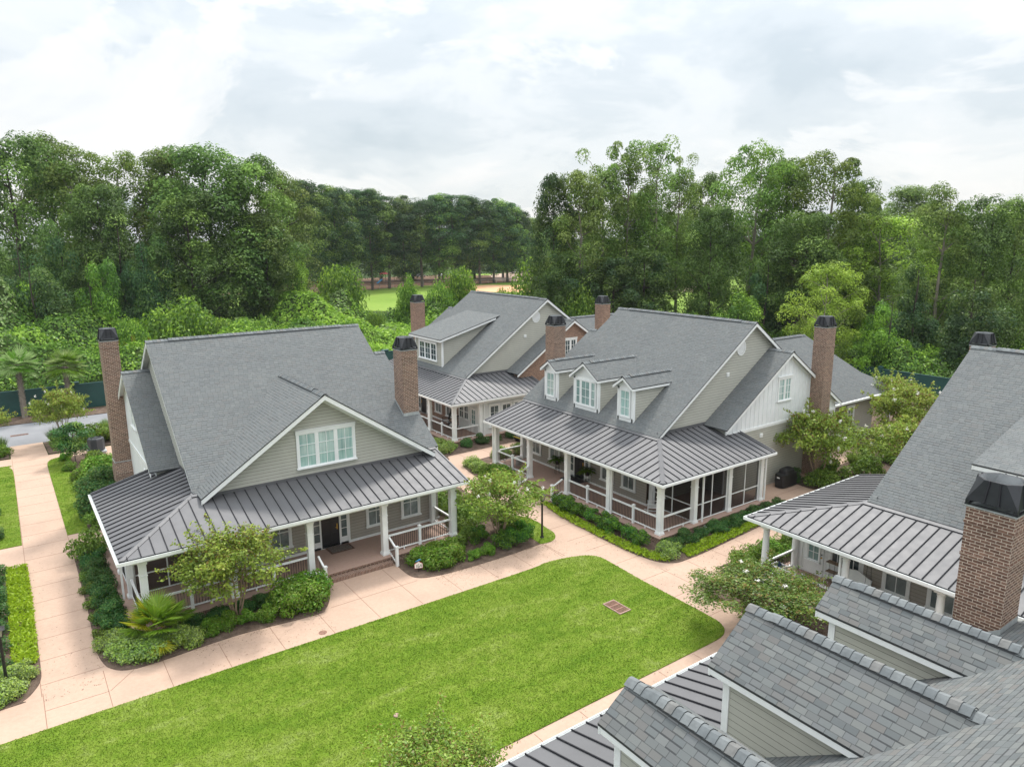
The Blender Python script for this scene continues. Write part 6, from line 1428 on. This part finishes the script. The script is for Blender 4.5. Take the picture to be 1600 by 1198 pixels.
# air conditioners
for i, (x, y, lb) in enumerate(((54.4, 27.0, 'dark grey air conditioner behind the dormered cottage rear wing'), (5.0, 61.6, 'dark grey air conditioner beside the left brick chimney'))):
    r = thing('air_conditioner', (x, y, 0), lb, 'air conditioner', 'outdoor air conditioners'); b = MB(); b.lathe(x, y, [(0, .1), (.55, .1), (.57, .15), (.57, 1.0), (.52, 1.08), (.44, 1.1), (.42, 1.02), (0, 1.02)], 'acgrey', 8)
    for k in range(9): b.lathe(x, y, [(.572, .2+k*.085), (.585, .22+k*.085), (.572, .24+k*.085)], 'acgrey', 8)
    b.build('housing', r, (x, y, 0)); b = MB()
    for k in range(12): a = k*math.pi/6; b.bar((x, y, 1.06), (x+.42*math.cos(a), y+.42*math.sin(a), 1.06), .015, .012, 'black')
    b.lathe(x, y, [(0, 1.05), (.14, 1.05), (.14, 1.10), (0, 1.11)], 'acgrey', 14); b.build('fan_grille', r, (x, y, 0)); b = MB(); b.box(x-.62, x+.62, y-.62, y+.62, .0, .098, 'trimgrey'); b.build('pad', r, (x, y, 0))
# drains, manhole, sprinkler
x, y = 20.5, 20.82
r = thing('drain_grate', (x, y, .05), 'rusty rectangular drain grate in the big lawn', 'drain'); b = MB()
for a0, a1, b0, b1 in ((-.33, .33, -.55, -.50), (-.33, .33, .50, .55), (-.33, -.29, -.5, .5), (.29, .33, -.5, .5)): b.box(x+a0, x+a1, y+b0, y+b1, .0, .075, 'pinkframe')
b.build('frame', r, (x, y, .05)); b = MB()
for k in range(15): yy = y-.47+.94*k/14; b.box(x-.29, x+.29, yy-.016, yy+.016, .045, .066, 'rust')
for yy in (y-.165, y+.165): b.box(x-.29, x+.29, yy-.028, yy+.028, .05, .0685, 'rust')
b.build('bars', r, (x, y, .05)); b = MB(); b.box(x-.288, x+.288, y-.498, y+.498, .036, .0395, 'black'); b.build('pit', r, (x, y, .05))
x, y = .35, 70.9; b = MB(); b.box(x-.62, x+.62, y-.22, y+.22, -.02, .0, 'rust'); [b.box(x-.55+.1*k, x-.50+.1*k, y-.17, y+.17, .0, .006, 'black') for k in range(12)]; tag(b.build('drain_grate'), 'rust-brown drain grate set in the grey road', 'drain')
b = MB(); b.lathe(9.35, 26.55, [(0, .002), (.17, .002), (.17, .008), (.14, .008), (.14, .006), (0, .006)], 'rust', 20); tag(b.build('valve_cover'), 'small round brown cover in the path by the lawn edge', 'cover')
b = MB(); b.lathe(9.4, 19.96, [(.0, .04), (.11, .04), (.10, .07), (.04, .075), (0, .075)], 'pinkframe', 14); tag(b.build('sprinkler_cap'), 'small pale brown sprinkler cap in the big lawn', 'sprinkler')
# utility cart between the two back cottages
x, y = 33.2, 44.0
r = thing('utility_cart', (x, y, 0), 'black garden cart with yellow stripe parked between two cottages', 'cart'); bs = (x, y, 0); M['yellow'] = plain('yellow_stripe', (.55, .45, .05), .5); M['lilac'] = plain('lilac_vinyl', (.2, .17, .26), .5)
b = MB(); b.box(x-1.1, x+1.1, y-.55, y+.55, .28, .5, 'black'); b.box(x-1.12, x+1.12, y-.57, y+.57, .42, .47, 'yellow'); b.box(x+.2, x+1.1, y-.5, y+.5, .5, .85, 'black'); b.build('body', r, bs)
b = MB(); b.box(x-.3, x+.15, y-.5, y+.5, .5, .8, 'lilac'); b.box(x+.02, x+.15, y-.5, y+.5, .8, 1.25, 'lilac'); b.build('seat', r, bs)
b = MB(); b.box(x-.9, x+.6, y-.55, y+.55, 1.78, 1.84, 'black'); [b.tube((x+u, y+v, .5), (x+u, y+v, 1.78), .02, .02, 'black', 6) for u in (-.85, .55) for v in (-.5, .5)]; b.build('canopy', r, bs)
for u in (-.75, .75):
    for v in (-.56, .56): b = MB(); b.tube((x+u, y+v-.09, .24), (x+u, y+v+.09, .24), .24, .24, 'black', 16); b.build('wheel', r, bs)
# old shed and far roofs
M['tin'] = plain('weathered_tin_roof', (.36, .33, .33), .6, .2, 1.2, .35); M['oldwood'] = plain('dark_weathered_boards', (.07, .035, .028), .9, 0, 3, .5); M['greyroof'] = plain('grey_distant_shingles', (.27, .265, .27), .9, 0, 1, .2)
def hut(name, x, y, rz, w, d, h, rh, wall, roofm, label, base=-.06):
    c, s = math.cos(rz), math.sin(rz); f = lambda u, v, z: (x+u*c-v*s, y+u*s+v*c, base+z); r = thing(name, (x, y, base), label, 'building'); bs = (x, y, base)
    b = MB(f); b.box(-w/2, w/2, -d/2, d/2, 0, h, wall); [b.face([(u, -d/2, h), (u, d/2, h), (u, 0, h+rh-.05)], wall) for u in (-w/2, w/2)]; b.build('wall', r, bs)
    b = MB(f)
    for sg in (-1, 1): b.slab([(-w/2-.4, sg*(d/2+.5), h-.5*rh/(d/2)), (w/2+.4, sg*(d/2+.5), h-.5*rh/(d/2)), (w/2+.4, 0, h+rh), (-w/2-.4, 0, h+rh)], .08, roofm, roofm, roofm)
    b.build('roof', r, bs)
    for u in (-w*.38, -w*.12, w*.2): window(r, bs, f, (u, -d/2-.01, h*.38), (1, 0), (0, -1), .8, 1.0, 1, (1, 2), 'glassdark')
hut('shed', 94.0, 60.0, -.98, 9.5, 5, 3.2, 1.3, 'oldwood', 'tin', 'old dark shed with patchy tin roof under the right-hand trees')
hut('house', 108.5, 59.0, -.9, 9, 7, 4.0, 3.0, 'siding', 'greyroof', 'house with grey roof mostly hidden by trees right of the shed')
hut('house', 206.5, 257.5, -.75, 22, 12, 3.0, 3.6, 'taupe', 'greyroof', 'low house with long grey roof beyond the far street')
# chain link fence and backstop round the field, cars and playground beyond
M['mesh'] = screen_mat('chain_link_mesh'); M['mesh'].node_tree.nodes['Mix Shader'].inputs[0].default_value = .22; M['galv'] = plain('galvanised_pipe', (.42, .44, .45), .5, .4)
def chain(pts, h, label, step=3.0):
    r = thing('chain_link_fence', (*pts[0], -.03), label, 'fence', 'chain link fences'); bs = (*pts[0], -.03)
    m, p = MB(), MB()
    for a, b2 in zip(pts, pts[1:]):
        A, B = Vector((*a, 0)), Vector((*b2, 0)); n = max(1, int((B-A).length/step)); m.face([tuple(A), tuple(B), tuple(B+Vector((0, 0, h))), tuple(A+Vector((0, 0, h)))], 'mesh'); p.bar(tuple(A+Vector((0, 0, h))), tuple(B+Vector((0, 0, h))), .06, .06, 'galv')
        for i in range(n+1): q = A+(B-A)*i/n; p.tube((q.x, q.y, 0), (q.x, q.y, h), .04, .04, 'galv', 6)
    m.build('fence_mesh', r, bs); p.build('fence_frame', r, bs)
chain([(66, 214), (80, 200.5), (112.4, 211.5), (137.6, 205.5), (149, 207)], 1.3, 'low chain link fence at the far edge of the green field')
chain([(146, 209), (158, 204), (166, 193)], 4.2, 'tall backstop fence beside the clay infield', 4)
def car(x, y, rz, paint, label, h=1.5, z=-.01):
    c, s = math.cos(rz), math.sin(rz); f = lambda u, v, w: (x+u*c-v*s, y+u*s+v*c, z+w); r = thing('parked_car', (x, y, z), label, 'car', 'cars parked beyond the field'); bs = (x, y, z)
    prof = [(-2.2, .35), (2.2, .35), (2.25, .7), (2.0, .82), (1.05, .9), (.35, h-.05), (-.9, h), (-1.75, .98), (-2.2, .9)]
    b = MB(f); b.face([(u, -.85, w) for u, w in prof], paint); b.face([(u, .85, w) for u, w in prof][::-1], paint)
    for i in range(len(prof)): (u0, w0), (u1, w1) = prof[i], prof[(i+1) % len(prof)]; b.face([(u0, -.85, w0), (u0, .85, w0), (u1, .85, w1), (u1, -.85, w1)], paint)
    b.build('body', r, bs); b = MB(f)
    for v in (-.856, .856): b.face([(.85, v, .95), (.3, v, h-.12), (-.85, v, h-.09), (-1.45, v, .98)], 'glassdark')
    b.face([(1.0, -.7, .925), (1.0, .7, .925), (.4, .7, h-.06), (.4, -.7, h-.06)], 'glassdark'); b.build('windows', r, bs)
    for u in (-1.35, 1.35):
        for v in (-.78, .78): b = MB(f); b.tube((u, v-.1, .33), (u, v+.1, .33), .33, .33, 'black', 14); b.build('wheel', r, bs)
M['carwhite'] = plain('white_car_paint', (.75, .76, .77), .25); M['carblue'] = plain('slate_car_paint', (.12, .15, .22), .25); M['carred'] = plain('red_car_paint', (.45, .03, .03), .3); M['carsilver'] = plain('silver_car_paint', (.45, .47, .48), .25)
car(139.1, 255.7, .5, 'carsilver', 'silver car under the trees beyond the field, left one'); car(145.7, 249.8, .4, 'carwhite', 'white car under the trees beyond the field, right one'); car(178.2, 260, .9, 'carblue', 'slate blue car on the far street'); car(183.5, 252.5, -.6, 'carwhite', 'white car on the far street beside the backstop'); car(89.5, 243, .3, 'carred', 'red car under the trees at the left end of the field', 1.6)
x, y = 110.5, 229.5
r = thing('playground_tower', (x, y, -.01), 'red and blue playground tower under the trees beyond the field', 'playground'); bs = (x, y, -.01)
b = MB(); [b.box(x+u-.08, x+u+.08, y+v-.08, y+v+.08, 0, 3.2, 'wood') for u in (-1, 1) for v in (-1, 1)]; b.box(x-1.1, x+1.1, y-1.1, y+1.1, 1.4, 1.55, 'wood'); b.build('frame', r, bs)
b = MB(); [b.face([(x+p[0]*1.3, y+p[1]*1.3, 3.2), (x+q[0]*1.3, y+q[1]*1.3, 3.2), (x, y, 4.2)], 'red') for p, q in (((-1, -1), (1, -1)), ((1, -1), (1, 1)), ((1, 1), (-1, 1)), ((-1, 1), (-1, -1)))]; b.build('roof', r, bs)
b = MB(); b.bar((x-1.1, y-.5, 1.5), (x-3.6, y-1.8, .2), .7, .12, 'blue'); b.build('slide', r, bs)
# ------------------------------------------------------------------ summer haze in the air
hz = MB(); hz.box(-940, 2540, -940, 2540, -1.1, 46, 'haze')
m_ = bpy.data.materials.new('haze'); m_.use_nodes = True; t_ = m_.node_tree; t_.nodes.remove(t_.nodes['Principled BSDF'])
v_ = N(t_, 'ShaderNodeVolumePrincipled'); v_.inputs['Color'].default_value = rgb(.86, .92, 1.0); v_.inputs['Density'].default_value = .00011; L(t_, v_.outputs[0], t_.nodes['Material Output'].inputs['Volume']); M['haze'] = m_
tag(hz.build('haze'), 'thin summer haze', 'haze', kind='stuff')
